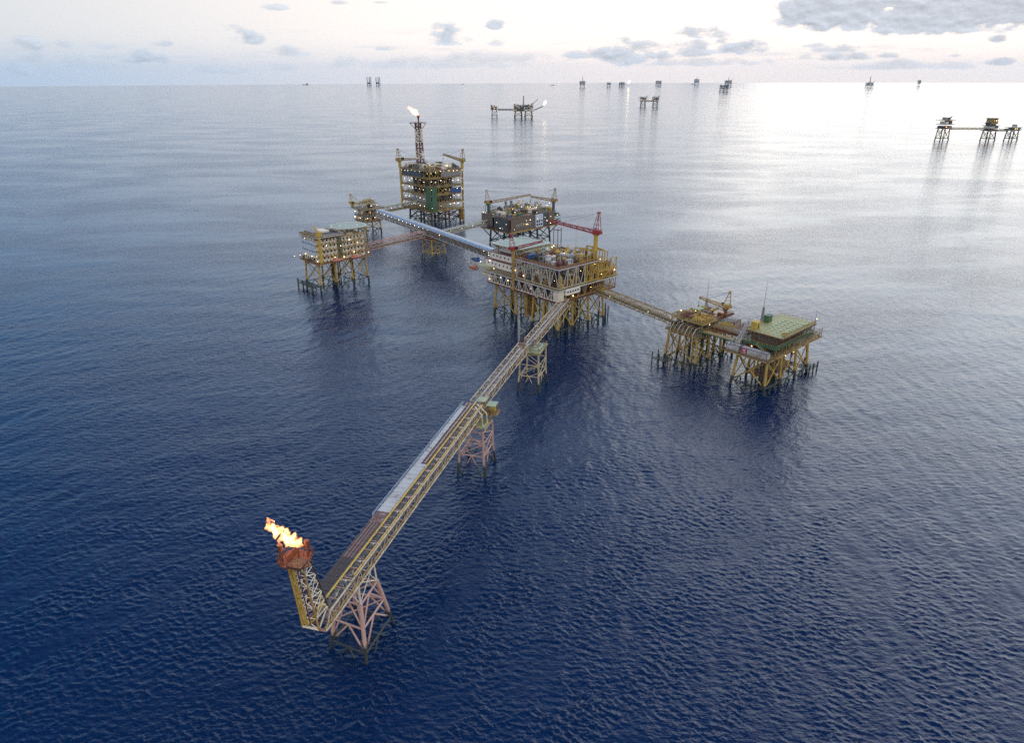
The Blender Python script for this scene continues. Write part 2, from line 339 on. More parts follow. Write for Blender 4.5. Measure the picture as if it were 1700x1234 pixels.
# ------------------------------------------------------------------ shared builders
LAMP = {}
def lamp(parent, p, warm=False, r=.42):
    k = (warm, r)
    if k not in LAMP:
        me = MB().ball((0, 0, 0), r * .44, 8, 5).mesh('floodlight'); me.materials.append(M_['lampw' if warm else 'lamp']); LAMP[k] = me
    o = bpy.data.objects.new('floodlight', LAMP[k]); COL.objects.link(o); o.parent = parent; o.location = p; q = .65 + .75 * ((p[0] * 7.31 + p[1] * 3.17 + p[2] * 5.77) % 1.0); o.scale = (q, q, q); return o
def deck(parent, x0, x1, y0, y1, z, mat='grate', edge='redbrown', rail='yellow', th=.25, beam=.9, rb=True):
    mb = MB(); mb.box(x0, y0, z - th, x1, y1, z); d = part('deck', mb, mat, parent)
    mb = MB()
    for (a, b) in (((x0, y0), (x1, y0)), ((x1, y0), (x1, y1)), ((x1, y1), (x0, y1)), ((x0, y1), (x0, y0))):
        ox, oy = (.1 if a[0] == b[0] == x0 else -.1 if a[0] == b[0] == x1 else 0), (.1 if a[1] == b[1] == y0 else -.1 if a[1] == b[1] == y1 else 0)
        mb.box(min(a[0], b[0]) + (ox and min(0, ox)) - .12, min(a[1], b[1]) - .12, z - th - beam, max(a[0], b[0]) + .12, max(a[1], b[1]) + .12, z - th * .45) if False else mb.bar((a[0], a[1], z - th - beam / 2 + .2), (b[0], b[1], z - th - beam / 2 + .2), beam * .62)
    n = max(2, int((x1 - x0) / 6))
    for i in range(1, n): x = x0 + (x1 - x0) * i / n; mb.box(x - .15, y0 + .3, z - th - beam * .8, x + .15, y1 - .3, z - th - .01)
    part('deck_beam', mb, edge, d)
    if rail: part('railing', MB().rail([(x0 + .15, y0 + .15), (x1 - .15, y0 + .15), (x1 - .15, y1 - .15), (x0 + .15, y1 - .15)], z), rail, d)
    return d
def frame(parent, a, b, z0, z1, n, mat, r=.25, pat='W', name='truss_frame', cols=True):
    a = Vector((a[0], a[1], 0)); b = Vector((b[0], b[1], 0)); mb = MB(); zz = lambda p, z: (p.x, p.y, z)
    mb.tube(zz(a, z1 - r), zz(b, z1 - r), r, 6); mb.tube(zz(a, z0 + r), zz(b, z0 + r), r, 6)
    for i in range(n + 1):
        p = a.lerp(b, i / n)
        if cols: mb.tube(zz(p, z0), zz(p, z1), r * 1.1, 6)
        if i < n:
            q = a.lerp(b, (i + 1) / n); mdl = a.lerp(b, (i + .5) / n)
            if pat == 'W': mb.tube(zz(p, z0), zz(mdl, z1), r * .8, 5); mb.tube(zz(mdl, z1), zz(q, z0), r * .8, 5)
            elif pat == 'V': mb.tube(zz(p, z1), zz(mdl, z0), r * .8, 5); mb.tube(zz(mdl, z0), zz(q, z1), r * .8, 5)
            elif pat == 'X': mb.tube(zz(p, z0), zz(q, z1), r * .8, 5); mb.tube(zz(p, z1), zz(q, z0), r * .8, 5)
            elif pat == '/': mb.tube(zz(p if i % 2 else q, z0), zz(q if i % 2 else p, z1), r * .8, 5)
    return part(name, mb, mat, parent)
def jacket(parent, xs, ys, ztop, mat, bat=.06, r=.75, levels=(3.2,), pat='X', bmat=None, br=.32, conductors=0, rng=None, skipmid=True, cx=None, cy=None):
    """legs on a grid of xs by ys (positions at the top), battered outwards to the water; braces face by face"""
    bmat = bmat or mat; cx = (xs[0] + xs[-1]) / 2 if cx is None else cx; cy = (ys[0] + ys[-1]) / 2 if cy is None else cy
    hx = max(.1, (xs[-1] - xs[0]) / 2); hy = max(.1, (ys[-1] - ys[0]) / 2)
    def P(x, y, z): k = (ztop - z) * bat; return (x + k * (x - cx) / hx, y + k * (y - cy) / hy, z)
    for x in xs:
        for y in ys: part('leg', MB().tube(P(x, y, -5), P(x, y, ztop), r, 10), mat, parent, smooth=False)
    lv = [levels[0]] + list(levels[1:]) + [ztop - .6]
    def face(pts):
        mb = MB()
        for (xa, ya), (xb, yb) in zip(pts, pts[1:]):
            for z0, z1 in zip(lv, lv[1:]):
                A, B, C, D = P(xa, ya, z0), P(xb, yb, z0), P(xb, yb, z1), P(xa, ya, z1)
                mb.tube(A, B, br, 6)
                if pat == 'X': mb.tube(A, C, br, 6); mb.tube(B, D, br, 6)
                elif pat == 'K': m = Vector(A).lerp(Vector(B), .5); mb.tube(D, m, br, 6); mb.tube(C, m, br, 6)
            m = Vector(P(xa, ya, lv[0])).lerp(Vector(P(xb, yb, lv[0])), .5)
            mb.tube(P(xa, ya, -5), m, br, 6); mb.tube(P(xb, yb, -5), m, br, 6)
            mb.tube(P(xa, ya, lv[-1]), P(xb, yb, lv[-1]), br, 6)
        part('bracing', mb, bmat, parent)
    for y in (ys if not skipmid or len(ys) < 3 else (ys[0], ys[-1])): face([(x, y) for x in xs])
    for x in xs: face([(x, y) for y in ys])
    if conductors:
        for i in range(conductors):
            x = rng.uniform(xs[0] + 1.5, xs[-1] - 1.5); y = rng.uniform(ys[0] + 1.5, ys[-1] - 1.5)
            part('conductor_pipe', MB().tube((x, y, -4), (x, y, ztop), .38, 8), 'yleg' if rng.random() < .55 else 'darkleg', parent)
def vessel(parent, c, L, r, ax, mat, legh=.8, name='pressure_vessel'):
    d = Vector((1, 0, 0)) if ax == 'x' else Vector((0, 1, 0)) if ax == 'y' else Vector((0, 0, 1)); c = Vector(c); mb = MB()
    if ax == 'z':
        mb.lathe(c, d, [(0, r * .8), (.3, r), (L - r * .8, r), (L - r * .35, r * .8), (L, r * .25)], 12)
        mb.lathe(c + Vector((0, 0, L * .6)), d, [(0, r * 1.15), (.12, r * 1.35), (.2, r * 1.35), (.3, r)], 12)
        mb.pipe([c + Vector((r * 1.2, 0, .2)), c + Vector((r * 1.2, 0, L + .5)), c + Vector((0, 0, L + .5)), c + Vector((0, 0, L - .2))], r * .14, 5)
    else:
        b = c - d * L / 2 + Vector((0, 0, legh + r))
        mb.lathe(b, d, [(0, r * .3), (r * .25, r * .8), (r * .6, r), (L - r * .6, r), (L - r * .25, r * .8), (L, r * .3)], 12)
        s_ = Vector((0, 1, 0)) if ax == 'x' else Vector((1, 0, 0))
        for t in (.22, .78):
            q = c - d * L / 2 + d * L * t; h = Vector((.2, .2, 0)); a = q - s_ * r * .7 - d * .2; e = q + s_ * r * .7 + d * .2
            mb.box(a.x, a.y, c.z, e.x, e.y, c.z + legh + r * .5)
        mb.tube(b + d * L * .5 + Vector((0, 0, r * .9)), b + d * L * .5 + Vector((0, 0, r * 1.6)), r * .2, 7)
    return part(name, mb, mat, parent)
def skid(parent, x, y, z, lx, ly, h, mat, rng):
    mb = MB(); mb.box(x - lx / 2, y - ly / 2, z, x + lx / 2, y + ly / 2, z + .25)
    k = rng.randint(1, 3)
    for i in range(k):
        a = x - lx / 2 + lx * i / k + .15; b = x - lx / 2 + lx * (i + 1) / k - .15; hh = h * rng.uniform(.5, 1)
        if rng.random() < .65:
            mb.box(a, y - ly * .42, z + .25, b, y + ly * .42, z + hh)
            for q in range(int((b - a) / .7)): mb.box(a + .2 + q * .7, y - ly * .42 - .05, z + .4, a + .45 + q * .7, y - ly * .42, z + hh - .2)
            mb.box(a + .2, y - ly * .3, z + hh, b - .2, y + ly * .1, z + hh + .25)
        else:
            mb.lathe((a, y, z + hh * .55), (1, 0, 0), [(0, hh * .15), (.2, hh * .4), (b - a - .2, hh * .4), (b - a, hh * .15)], 9)
            mb.box(a + .2, y - hh * .3, z + .25, b - .2, y + hh * .3, z + hh * .3)
    mb.pipe([(x - lx / 2, y + ly * .45, z + .3), (x - lx / 2, y + ly * .45, z + h), (x + lx * .3, y + ly * .45, z + h), (x + lx * .3, y + ly * .2, z + h * .6)], .12, 5)
    return part('equipment_skid', mb, mat, parent)
def piperun(parent, x0, x1, y0, y1, z0, z1, n, mat, rng, r=(.1, .26)):
    """a bank of pipes: risers, elbows, level runs on supports"""
    mb = MB()
    along = rng.random() < .5
    for i in range(n):
        rr = rng.uniform(*r); z = rng.uniform(z0 + .6, z1); o = (i + .5) / n
        if along:
            y = y0 + (y1 - y0) * o; a, b = x0 + rng.uniform(0, .3) * (x1 - x0), x1 - rng.uniform(0, .3) * (x1 - x0); q = y + rng.uniform(-1, 1)
            mb.pipe([(a, y, z0), (a, y, z), (b, y, z), (b, q, z), (b, q, z0)], rr, 6)
            mb.bar(((a + b) / 2, y, z0), ((a + b) / 2, y, z), .14)
            for t in (.3, .7): mb.lathe((a + (b - a) * t - .15, y, z), (1, 0, 0), [(0, rr * 1.9), (.3, rr * 1.9)], 7)
        else:
            x = x0 + (x1 - x0) * o; a, b = y0 + rng.uniform(0, .3) * (y1 - y0), y1 - rng.uniform(0, .3) * (y1 - y0); q = x + rng.uniform(-1, 1)
            mb.pipe([(x, a, z0), (x, a, z), (x, b, z), (q, b, z), (q, b, z0)], rr, 6)
            mb.bar((x, (a + b) / 2, z0), (x, (a + b) / 2, z), .14)
            for t in (.3, .7): mb.lathe((x, a + (b - a) * t - .15, z), (0, 1, 0), [(0, rr * 1.9), (.3, rr * 1.9)], 7)
    return part('pipework', mb, mat, parent)
PAL = ['yellow', 'grey', 'ltgrey', 'oldyellow', 'dark', 'rust', 'dkgreen', 'cream', 'white', 'yellow', 'redbrown', 'grey']
def clutter(parent, x0, x1, y0, y1, z, h, rng, cell=4.5, fill=.9, pal=PAL, pipes=.4, big=1.0):
    nx = max(1, int((x1 - x0) / cell)); ny = max(1, int((y1 - y0) / cell)); cx = (x1 - x0) / nx; cy = (y1 - y0) / ny
    for i in range(nx):
        for j in range(ny):
            if rng.random() > fill: continue
            x = x0 + (i + .5) * cx; y = y0 + (j + .5) * cy; m = rng.choice(pal); t = rng.random(); hh = h * rng.uniform(.45, 1) * big
            if t < pipes: piperun(parent, x - cx * .48, x + cx * .48, y - cy * .48, y + cy * .48, z, z + hh, rng.randint(2, 5), m, rng)
            elif t < pipes + .15: vessel(parent, (x, y, z), cx * .85, min(hh * .32, cy * .3), 'x', m, legh=hh * .2)
            elif t < pipes + .28: vessel(parent, (x, y, z), cy * .85, min(hh * .32, cx * .3), 'y', m, legh=hh * .2)
            elif t < pipes + .38: vessel(parent, (x, y, z), hh * 1.05, min(cx, cy) * rng.uniform(.16, .3), 'z', m)
            else: skid(parent, x, y, z, cx * .85, cy * .7, hh, m, rng)
def stairs(parent, a, b, mat='yellow', wd=1.0):
    a, b = Vector(a), Vector(b); mb = MB(); d = (b - a); s_ = Vector((d.y, -d.x, 0)).normalized() * wd / 2
    for sg in (-1, 1):
        mb.bar(a + s_ * sg, b + s_ * sg, .2); mb.bar(a + s_ * sg + Vector((0, 0, 1)), b + s_ * sg + Vector((0, 0, 1)), .08)
        for i in range(5): p = a.lerp(b, i / 4) + s_ * sg; mb.bar(p, p + Vector((0, 0, 1)), .07)
    n = int(d.length / .5)
    for i in range(n): p = a.lerp(b, (i + .5) / n); mb.add([p + s_ + d.normalized() * -.1, p - s_ + d.normalized() * -.1, p - s_ + Vector((0, 0, .05)) + d.normalized() * .12, p + s_ + Vector((0, 0, .05)) + d.normalized() * .12], [(0, 1, 2, 3)])
    return part('stairway', mb, mat, parent)
def crane(name_lab, loc, yaw, ph, boomL, boom_el, mat, pmat_, sc_=1.0, group=None, mastL=7.0):
    t = thing('pedestal_crane', name_lab, 'crane', loc, yaw, group); s_ = sc_
    part('pedestal', MB().tube((0, 0, 0), (0, 0, ph), 1.0 * s_, 12).lathe((0, 0, ph - .6), (0, 0, 1), [(0, 1.05 * s_), (.35, 1.7 * s_), (.6, 1.7 * s_)], 14), pmat_, t)
    mb = MB(); mb.box(-2.2 * s_, -1.3 * s_, ph + .3, 1.3 * s_, 1.3 * s_, ph + 2.2 * s_); mb.box(-2.9 * s_, -1.0 * s_, ph + .5, -2.2 * s_, 1.0 * s_, ph + 1.7 * s_)
    mb.lathe((0, 0, ph), (0, 0, 1), [(0, 1.3 * s_), (.32, 1.3 * s_)], 12); hs = part('machine_house', mb, mat, t)
    mb = MB(); mb.box(1.0 * s_, -2.1 * s_, ph + .8 * s_, 2.4 * s_, -1.32 * s_, ph + 2.5 * s_); part('cab', mb, 'glass', t)
    mb = MB(); top = Vector((-1.2 * s_, 0, ph + 2.2 * s_ + mastL))
    for sy in (-1, 1):
        mb.tube((1.2 * s_, sy * 1.1 * s_, ph + 2.1 * s_), top + Vector((.3, sy * .4, 0)), .16 * s_, 5); mb.tube((-2.0 * s_, sy * 1.1 * s_, ph + 2.1 * s_), top + Vector((-.3, sy * .4, 0)), .16 * s_, 5)
    for k in (.3, .6, .85):
        for sy in (-1, 1):
            a = Vector((1.2 * s_, sy * 1.1 * s_, ph + 2.1 * s_)).lerp(top, k); b = Vector((-2.0 * s_, sy * 1.1 * s_, ph + 2.1 * s_)).lerp(top, k); mb.tube(a, b, .1 * s_, 4)
        mb.tube(Vector((1.2 * s_, -1.1 * s_, ph + 2.1 * s_)).lerp(top, k), Vector((1.2 * s_, 1.1 * s_, ph + 2.1 * s_)).lerp(top, k), .1, 4)
    mb.box(top.x - .6 * s_, -.6 * s_, top.z - .3, top.x + .6 * s_, .6 * s_, top.z + .6); part('mast', mb, mat, t)
    b0 = Vector((1.5 * s_, 0, ph + 1.0 * s_)); b1 = b0 + Vector((math.cos(R(boom_el)) * boomL, 0, math.sin(R(boom_el)) * boomL))
    part('boom', MB().lattice(b0, b1, 1.5 * s_, .8 * s_, int(boomL / 2.2), .09 * s_ + .02), mat, t)
    part('boom_cable', MB().tube(top, b1 + Vector((0, 0, .4)), .07, 4).tube(top, b0.lerp(b1, .7) + Vector((0, 0, .5)), .06, 4).tube(b1, b1 - Vector((0, 0, 4)), .07, 4).box(b1.x - .3, -.3, b1.z - 4.8, b1.x + .3, .3, b1.z - 4), 'dark', t)
    return t
def whip(parent, p, h, mat='ltgrey', r=.14):
    part('antenna_mast', MB().tube(p, (p[0], p[1], p[2] + h * .5), r * 1.6, 5, r * 1.2).tube((p[0], p[1], p[2] + h * .5), (p[0], p[1], p[2] + h), r, 5, r * .5), mat, parent)
def helideck(parent, poly, z, mat='heli', H=True):
    d = part('helideck', MB().prism(poly, z - .5, z), mat, parent)
    c = Vector((sum(p[0] for p in poly) / len(poly), sum(p[1] for p in poly) / len(poly), 0))
    def ring(k0, k1, zz):
        n = len(poly); o = [c + (Vector((p[0], p[1], 0)) - c) * k1 for p in poly]; i_ = [c + (Vector((p[0], p[1], 0)) - c) * k0 for p in poly]
        return [(v.x, v.y, zz) for v in o + i_], [(k, (k + 1) % n, n + (k + 1) % n, n + k) for k in range(n)]
    mb = MB(); mb.add(*ring(.90, .985, z + .012))
    rr = .28 * min(max(p[0] for p in poly) - min(p[0] for p in poly), max(p[1] for p in poly) - min(p[1] for p in poly)); n = 28
    mb.add([(c.x + math.cos(2 * math.pi * i / n) * q, c.y + math.sin(2 * math.pi * i / n) * q, z + .012) for q in (rr, rr * .86) for i in range(n)], [(k, (k + 1) % n, n + (k + 1) % n, n + k) for k in range(n)])
    if H:
        for s_ in (-1, 1): mb.box(c.x + s_ * rr * .32 - .25, c.y - rr * .45, z + .005, c.x + s_ * rr * .32 + .25, c.y + rr * .45, z + .016)
        mb.box(c.x - rr * .3, c.y - .25, z + .004, c.x + rr * .3, c.y + .25, z + .014)
    part('deck_marking', mb, 'mark', d)
    mb = MB(); n = len(poly)      # perimeter safety net on outriggers
    for k in range(n):
        a = Vector((*poly[k], z - .2)); b = Vector((*poly[(k + 1) % n], z - .2)); o = ((a + b) / 2 - Vector((c.x, c.y, z - .2))); o.z = 0; o.normalize(); o *= 1.3; o.z = .25
        L = (b - a).length; m = max(2, int(L / 1.8))
        mb.bar(a + o, b + o, .1)
        for i in range(m + 1): p = a.lerp(b, i / m); mb.bar(p, p + o, .09)
    part('safety_net', mb, 'ltgrey', d)
    mb = MB()
    for k in range(n):
        a = Vector((*poly[k], z - .6)); q = a.lerp(Vector((c.x, c.y, z - .6)), .3); mb.tube(a, (q.x, q.y, z - 3.4), .16, 5); mb.tube(q, (q.x, q.y, z - 3.4), .16, 5)
        b = Vector((*poly[(k + 1) % n], z - .7)); mb.bar(a, b, .35)
    part('support_truss', mb, 'oldyellow', d)
    return d
def windows(parent, axis, fixed, a0, a1, z0, nz, dz, n, wd=.9, hh=1.0, out=-1):
    """window openings in a wall: axis 'x' = wall runs along x at y=fixed"""
    me = None
    for k in range(nz):
        for i in range(n):
            c = a0 + (a1 - a0) * (i + .5) / n; z = z0 + dz * k
            if me is None:
                me = (MB().box(-wd / 2, -.04, -hh / 2, wd / 2, .06, hh / 2) if axis == 'x' else MB().box(-.06, -wd / 2, -hh / 2, .04, wd / 2, hh / 2)).mesh('window'); me.materials.append(M_['glass'])
            o = bpy.data.objects.new('window', me); COL.objects.link(o); o.parent = parent; o.location = (c, fixed - .03, z) if axis == 'x' else (fixed - .03, c, z)
def lifeboat(lab, loc, yaw, mat, group, davit='oldyellow', L=7.5):
    t = thing('lifeboat', lab, 'lifeboat', loc, yaw, group); mb = MB(); vs = []; fs = []; n = 10; m = 9
    for i in range(m):
        u = i / (m - 1); k = math.sin(math.pi * (.06 + .88 * u)) ** .5
        for j in range(n):
            a = 2 * math.pi * j / n; vs.append(((u - .5) * L, math.cos(a) * 1.35 * k, 1.4 + math.sin(a) * (1.3 if math.sin(a) > 0 else 1.35) * (k if math.sin(a) < 0 else .9 * k)))
    for i in range(m - 1):
        for j in range(n): fs.append((i * n + j, i * n + (j + 1) % n, (i + 1) * n + (j + 1) % n, (i + 1) * n + j))
    fs += [tuple(reversed(range(n))), tuple(range((m - 1) * n, m * n))]; mb.add(vs, fs); part('hull', mb, mat, t, smooth=True)
    part('cockpit', MB().box(-L * .42, -.6, 2.35, -L * .2, .6, 3.1), mat, t); part('fender', MB().tube((-L * .44, 1.28, 1.6), (L * .44, 1.28, 1.6), .12, 5).tube((-L * .44, -1.28, 1.6), (L * .44, -1.28, 1.6), .12, 5), 'dark', t)
    mb = MB()
    for s_ in (-1, 1): mb.pipe([(s_ * L * .33, 1.9, 0), (s_ * L * .33, 1.9, 3.8), (s_ * L * .33, 0, 4.2), (s_ * L * .33, 0, 2.5)], .16, 5)
    mb.bar((-L * .33, 1.9, 0.1), (L * .33, 1.9, .1), .2); part('davit', mb, davit, t)
    return t
def container(lab, loc, yaw, L, wd, h, mat, name='cargo_container', group=None, cat='container'):
    t = thing(name, lab, cat, loc, yaw, group); mb = MB(); mb.box(0, 0, .12, L, wd, h)
    n = int(L / .45)
    for i in range(n): x = .2 + i * (L - .4) / n; mb.box(x, -.05, .35, x + .2, 0.0, h - .25); mb.box(x, wd, .35, x + .2, wd + .05, h - .25)
    part('body', mb, mat, t)
    mb = MB()
    for x in (0, L):
        for y in (0, wd): mb.box(x - .09, y - .09, 0, x + .09, y + .09, h + .06)
    for z in (.1, h): mb.bar((0, 0, z), (L, 0, z), .16); mb.bar((0, wd, z), (L, wd, z), .16); mb.bar((0, 0, z), (0, wd, z), .16); mb.bar((L, 0, z), (L, wd, z), .16)
    part('corner_frame', mb, 'dark' if mat != 'dark' else 'grey', t)
    part('door', MB().box(L + .05, .15, .3, L + .11, wd / 2 - .05, h - .15).box(L + .05, wd / 2 + .05, .3, L + .11, wd - .15, h - .15), mat, t)
    return t
def lattice_bridge(label, P0, P1, z, wd, h, mat='ltgrey', group='latticework bridges between the platforms', bays=None, deckmat='grate', pipes=(), top=True, r=.16, cat='bridge', railm='yellow', lights=0):
    P0 = Vector((*P0, z)); P1 = Vector((*P1, z)); d = P1 - P0; L = d.length; yaw = math.degrees(math.atan2(d.y, d.x))
    t = thing('walkway_bridge', label, cat, P0, yaw, group); n = bays or max(3, int(L / (h * 1.15)))
    for s_ in (-1, 1):
        mb = MB(); y = s_ * wd / 2
        mb.tube((0, y, 0), (L, y, 0), r * 1.5, 7); mb.tube((0, y, h), (L, y, h), r * 1.5, 7)
        for i in range(n + 1):
            x = L * i / n; mb.tube((x, y, 0), (x, y, h), r * .8, 5)
            if i < n: x2 = L * (i + 1) / n; mb.tube((x if i % 2 else x2, y, 0), (x2 if i % 2 else x, y, h), r * .8, 5)
        part('truss_side', mb, mat, t)
    mb = MB(); m2 = MB()
    for i in range(n + 1):
        x = L * i / n; m2.bar((x, -wd / 2, 0), (x, wd / 2, 0), r * 1.4)
        mb.bar((x, -wd / 2, h), (x, wd / 2, h), r * 1.1)
        if i < n:
            mb.tube((x, -wd / 2 * (-1) ** i, h), (L * (i + 1) / n, wd / 2 * (-1) ** i, h), r * .55, 4)
            m2.tube((x, -wd / 2 * (-1) ** i, 0), (L * (i + 1) / n, wd / 2 * (-1) ** i, 0), r * .55, 4)
    part('floor_bracing', m2, mat, t); part('top_bracing', mb, mat, t)
    part('walkway', MB().box(0, -wd * .12, r * 1.4, L, wd * .38, r * 1.4 + .08), deckmat, t)
    if railm: part('handrail', MB().rail([(0, -wd * .12), (L, -wd * .12)], r * 1.4 + .08, 1.1, 3.0, .05, False).rail([(0, wd * .38), (L, wd * .38)], r * 1.4 + .08, 1.1, 3.0, .05, False), railm, t)
    for (y, zz, rr, mt) in pipes: part('pipe', MB().tube((0, y, zz), (L, y, zz), rr, 8), mt, t)
    for i in range(lights): lamp(t, (L * (i + .5) / lights, -wd / 2 - .1, h * .62), False, .33)
    return t

# =================================================================== flare bridge in the foreground
B3 = Vector((-45.7, 115.9, 21.0)); Y3 = 74.0; L3 = 107.0
def flare_bridge():
    t = thing('flare_bridge', 'longest bridge, a rusty white girder with sheet panels and yellow pipes to the nearest flare', 'bridge', B3, Y3, None)
    W0, W1, H = -.5, -6.1, 3.5; n = 30
    for y in (W0, W1):
        mb = MB()
        mb.tube((0, y, 0), (L3, y, 0), .24, 8)
        mb.tube((2.5, y, H), (L3, y, H), .22, 8); mb.tube((0, y, 0), (2.5, y, H), .2, 7)
        for i in range(n):
            x = 2.5 + (L3 - 2.5) * i / n; x2 = 2.5 + (L3 - 2.5) * (i + 1) / n
            mb.tube((x, y, 0), (x, y, H), .09, 6); mb.tube((x if i % 2 else x2, y, 0), (x2 if i % 2 else x, y, H), .09, 6)
        part('truss_side', mb, 'aged' if y == W1 else 'pink', t)
    for i in range(n + 1):
        x = 2.5 + (L3 - 2.5) * i / n
        part('floor_beam', MB().bar((x, W0, .0), (x, W1, .0), .24), 'pink', t); part('top_beam', MB().bar((x, W0, H), (x, W1, H), .17), 'pink', t)
    part('end_beam', MB().bar((0.05, W0, 0), (.05, W1, 0), .42), 'pink', t)
    # heat shield sheets: three stretches of a different colour
    def sheets(x0, x1, y0, y1, z, mat, lab, name='heat_shield', step=2.4, th=.07):
        mb = MB(); x = x0; rr = random.Random(int(x0 * 7) + int(y0 * 3))
        while x < x1 - .1:
            e = min(x1, x + step); dz = rr.uniform(-.02, .02); mb.box(x + .015, y0, z + dz, e - .015, y1, z + th + dz)
            mb.box(x - .03, y0 + .02, z + th + .03, x + .03, y1 - .02, z + th + .06); x = e
        
        sh = part(name, mb, mat, t, label=lab)
        if x0 < 33 and y1 < -2.5:
            for k in range(1, 4): y = y0 + (y1 - y0) * k / 4; part('seam_strip', MB().box(x0, y - .05, z + th + .04, x1, y + .05, z + th + .1), 'rust' if x0 < 15 else 'pink', sh)
        return sh
    sheets(5, 19, .45, -3.0, H + .3, 'dark', 'soot black sheet panels nearest the flare')
    sheets(19, 33.5, .45, -3.0, H + .3, 'sheet', 'reddish brown sheet panels')
    sheets(33.5, 38.5, .45, -3.0, H + .3, 'patch', 'pale sheet panels half eaten by rust')
    sheets(38.5, 64, .45, -3.0, H + .3, 'palesheet', 'pale grey sheet panels with rust stains')
    sheets(64, 104, .45, -1.1, H + .3, 'palesheet', 'narrow pale sheet strip')
    sheets(64, 106.5, -1.35, -3.0, H + .12, 'brownsheet', 'dark red brown strip with pale bolts')
    me = MB().box(0, -2.2, H + .19, .22, -1.95, H + .42).mesh('strip_bolt'); me.materials.append(M_['white'])
    for i in range(60): o = bpy.data.objects.new('strip_bolt', me); COL.objects.link(o); o.parent = t; o.location = (65 + i * .69, 0, 0)
    mb = MB()
    for i in range(36): x = 5 + i * 2.85; mb.bar((x, .4, H + .2), (x, -3.1, H + .2), .14); mb.bar((x, W0, H), (x, .5, H + .25), .12)
    part('sheet_support', mb, 'rust', t)
    for (y, z, r, m, x0, x1) in ((-3.42, H + .42, .27, 'yellow', 1.5, L3), (-5.6, H + .1, .2, 'yellow', 14, L3), (-3.1, H + .35, .06, 'red', 4, L3),
                                 (-4.0, .75, .22, 'rust', 0, L3), (-5.7, .5, .26, 'oldyellow', 0, L3), (-2.2, .6, .35, 'grey', 4, L3), (-1.2, .6, .28, 'rust', 4, L3), (-5.9, H - .6, .1, 'redbrown', 5, L3)):
        part('pipe', MB().tube((x0, y, z), (x1, y, z), r, 9), m, t, smooth=False)
    mb = MB().box(2, -3.8, 1.35, L3, -5.4, 1.43)
    for i in range(52): x = 2.5 + i * 2.0; mb.bar((x, -3.85, 1.4), (x, -5.35, 1.4), .12)
    part('walkway', mb, 'grate', t)
    part('handrail', MB().rail([(2, -3.8), (L3, -3.8)], 1.4, 1.15, 2.2, .045, False).rail([(2, -5.4), (L3, -5.4)], 1.4, 1.15, 2.2, .045, False), 'ltgrey', t)
    for i in range(14): x = 12 + i * 7.0; part('pipe_hanger', MB().bar((x, -3.6, H), (x, -6.0, H + .3), .12).bar((x, -4.6, 1.4), (x, -4.6, H + .15), .09).box(x - .3, -4.8, H - .1, x + .3, -4.5, H), 'white', t)
    mb = MB().rail([(36, .6), (L3 - 1, .6)], H + .1, 1.1, 2.5, .04, False); part('railing', mb, 'bluewhite', t)
    mb = MB().tube((40, .75, H - .4), (L3 - 1, .75, H - .4), .12, 6); part('cable_tray', mb, 'bluewhite', t)
flare_bridge()
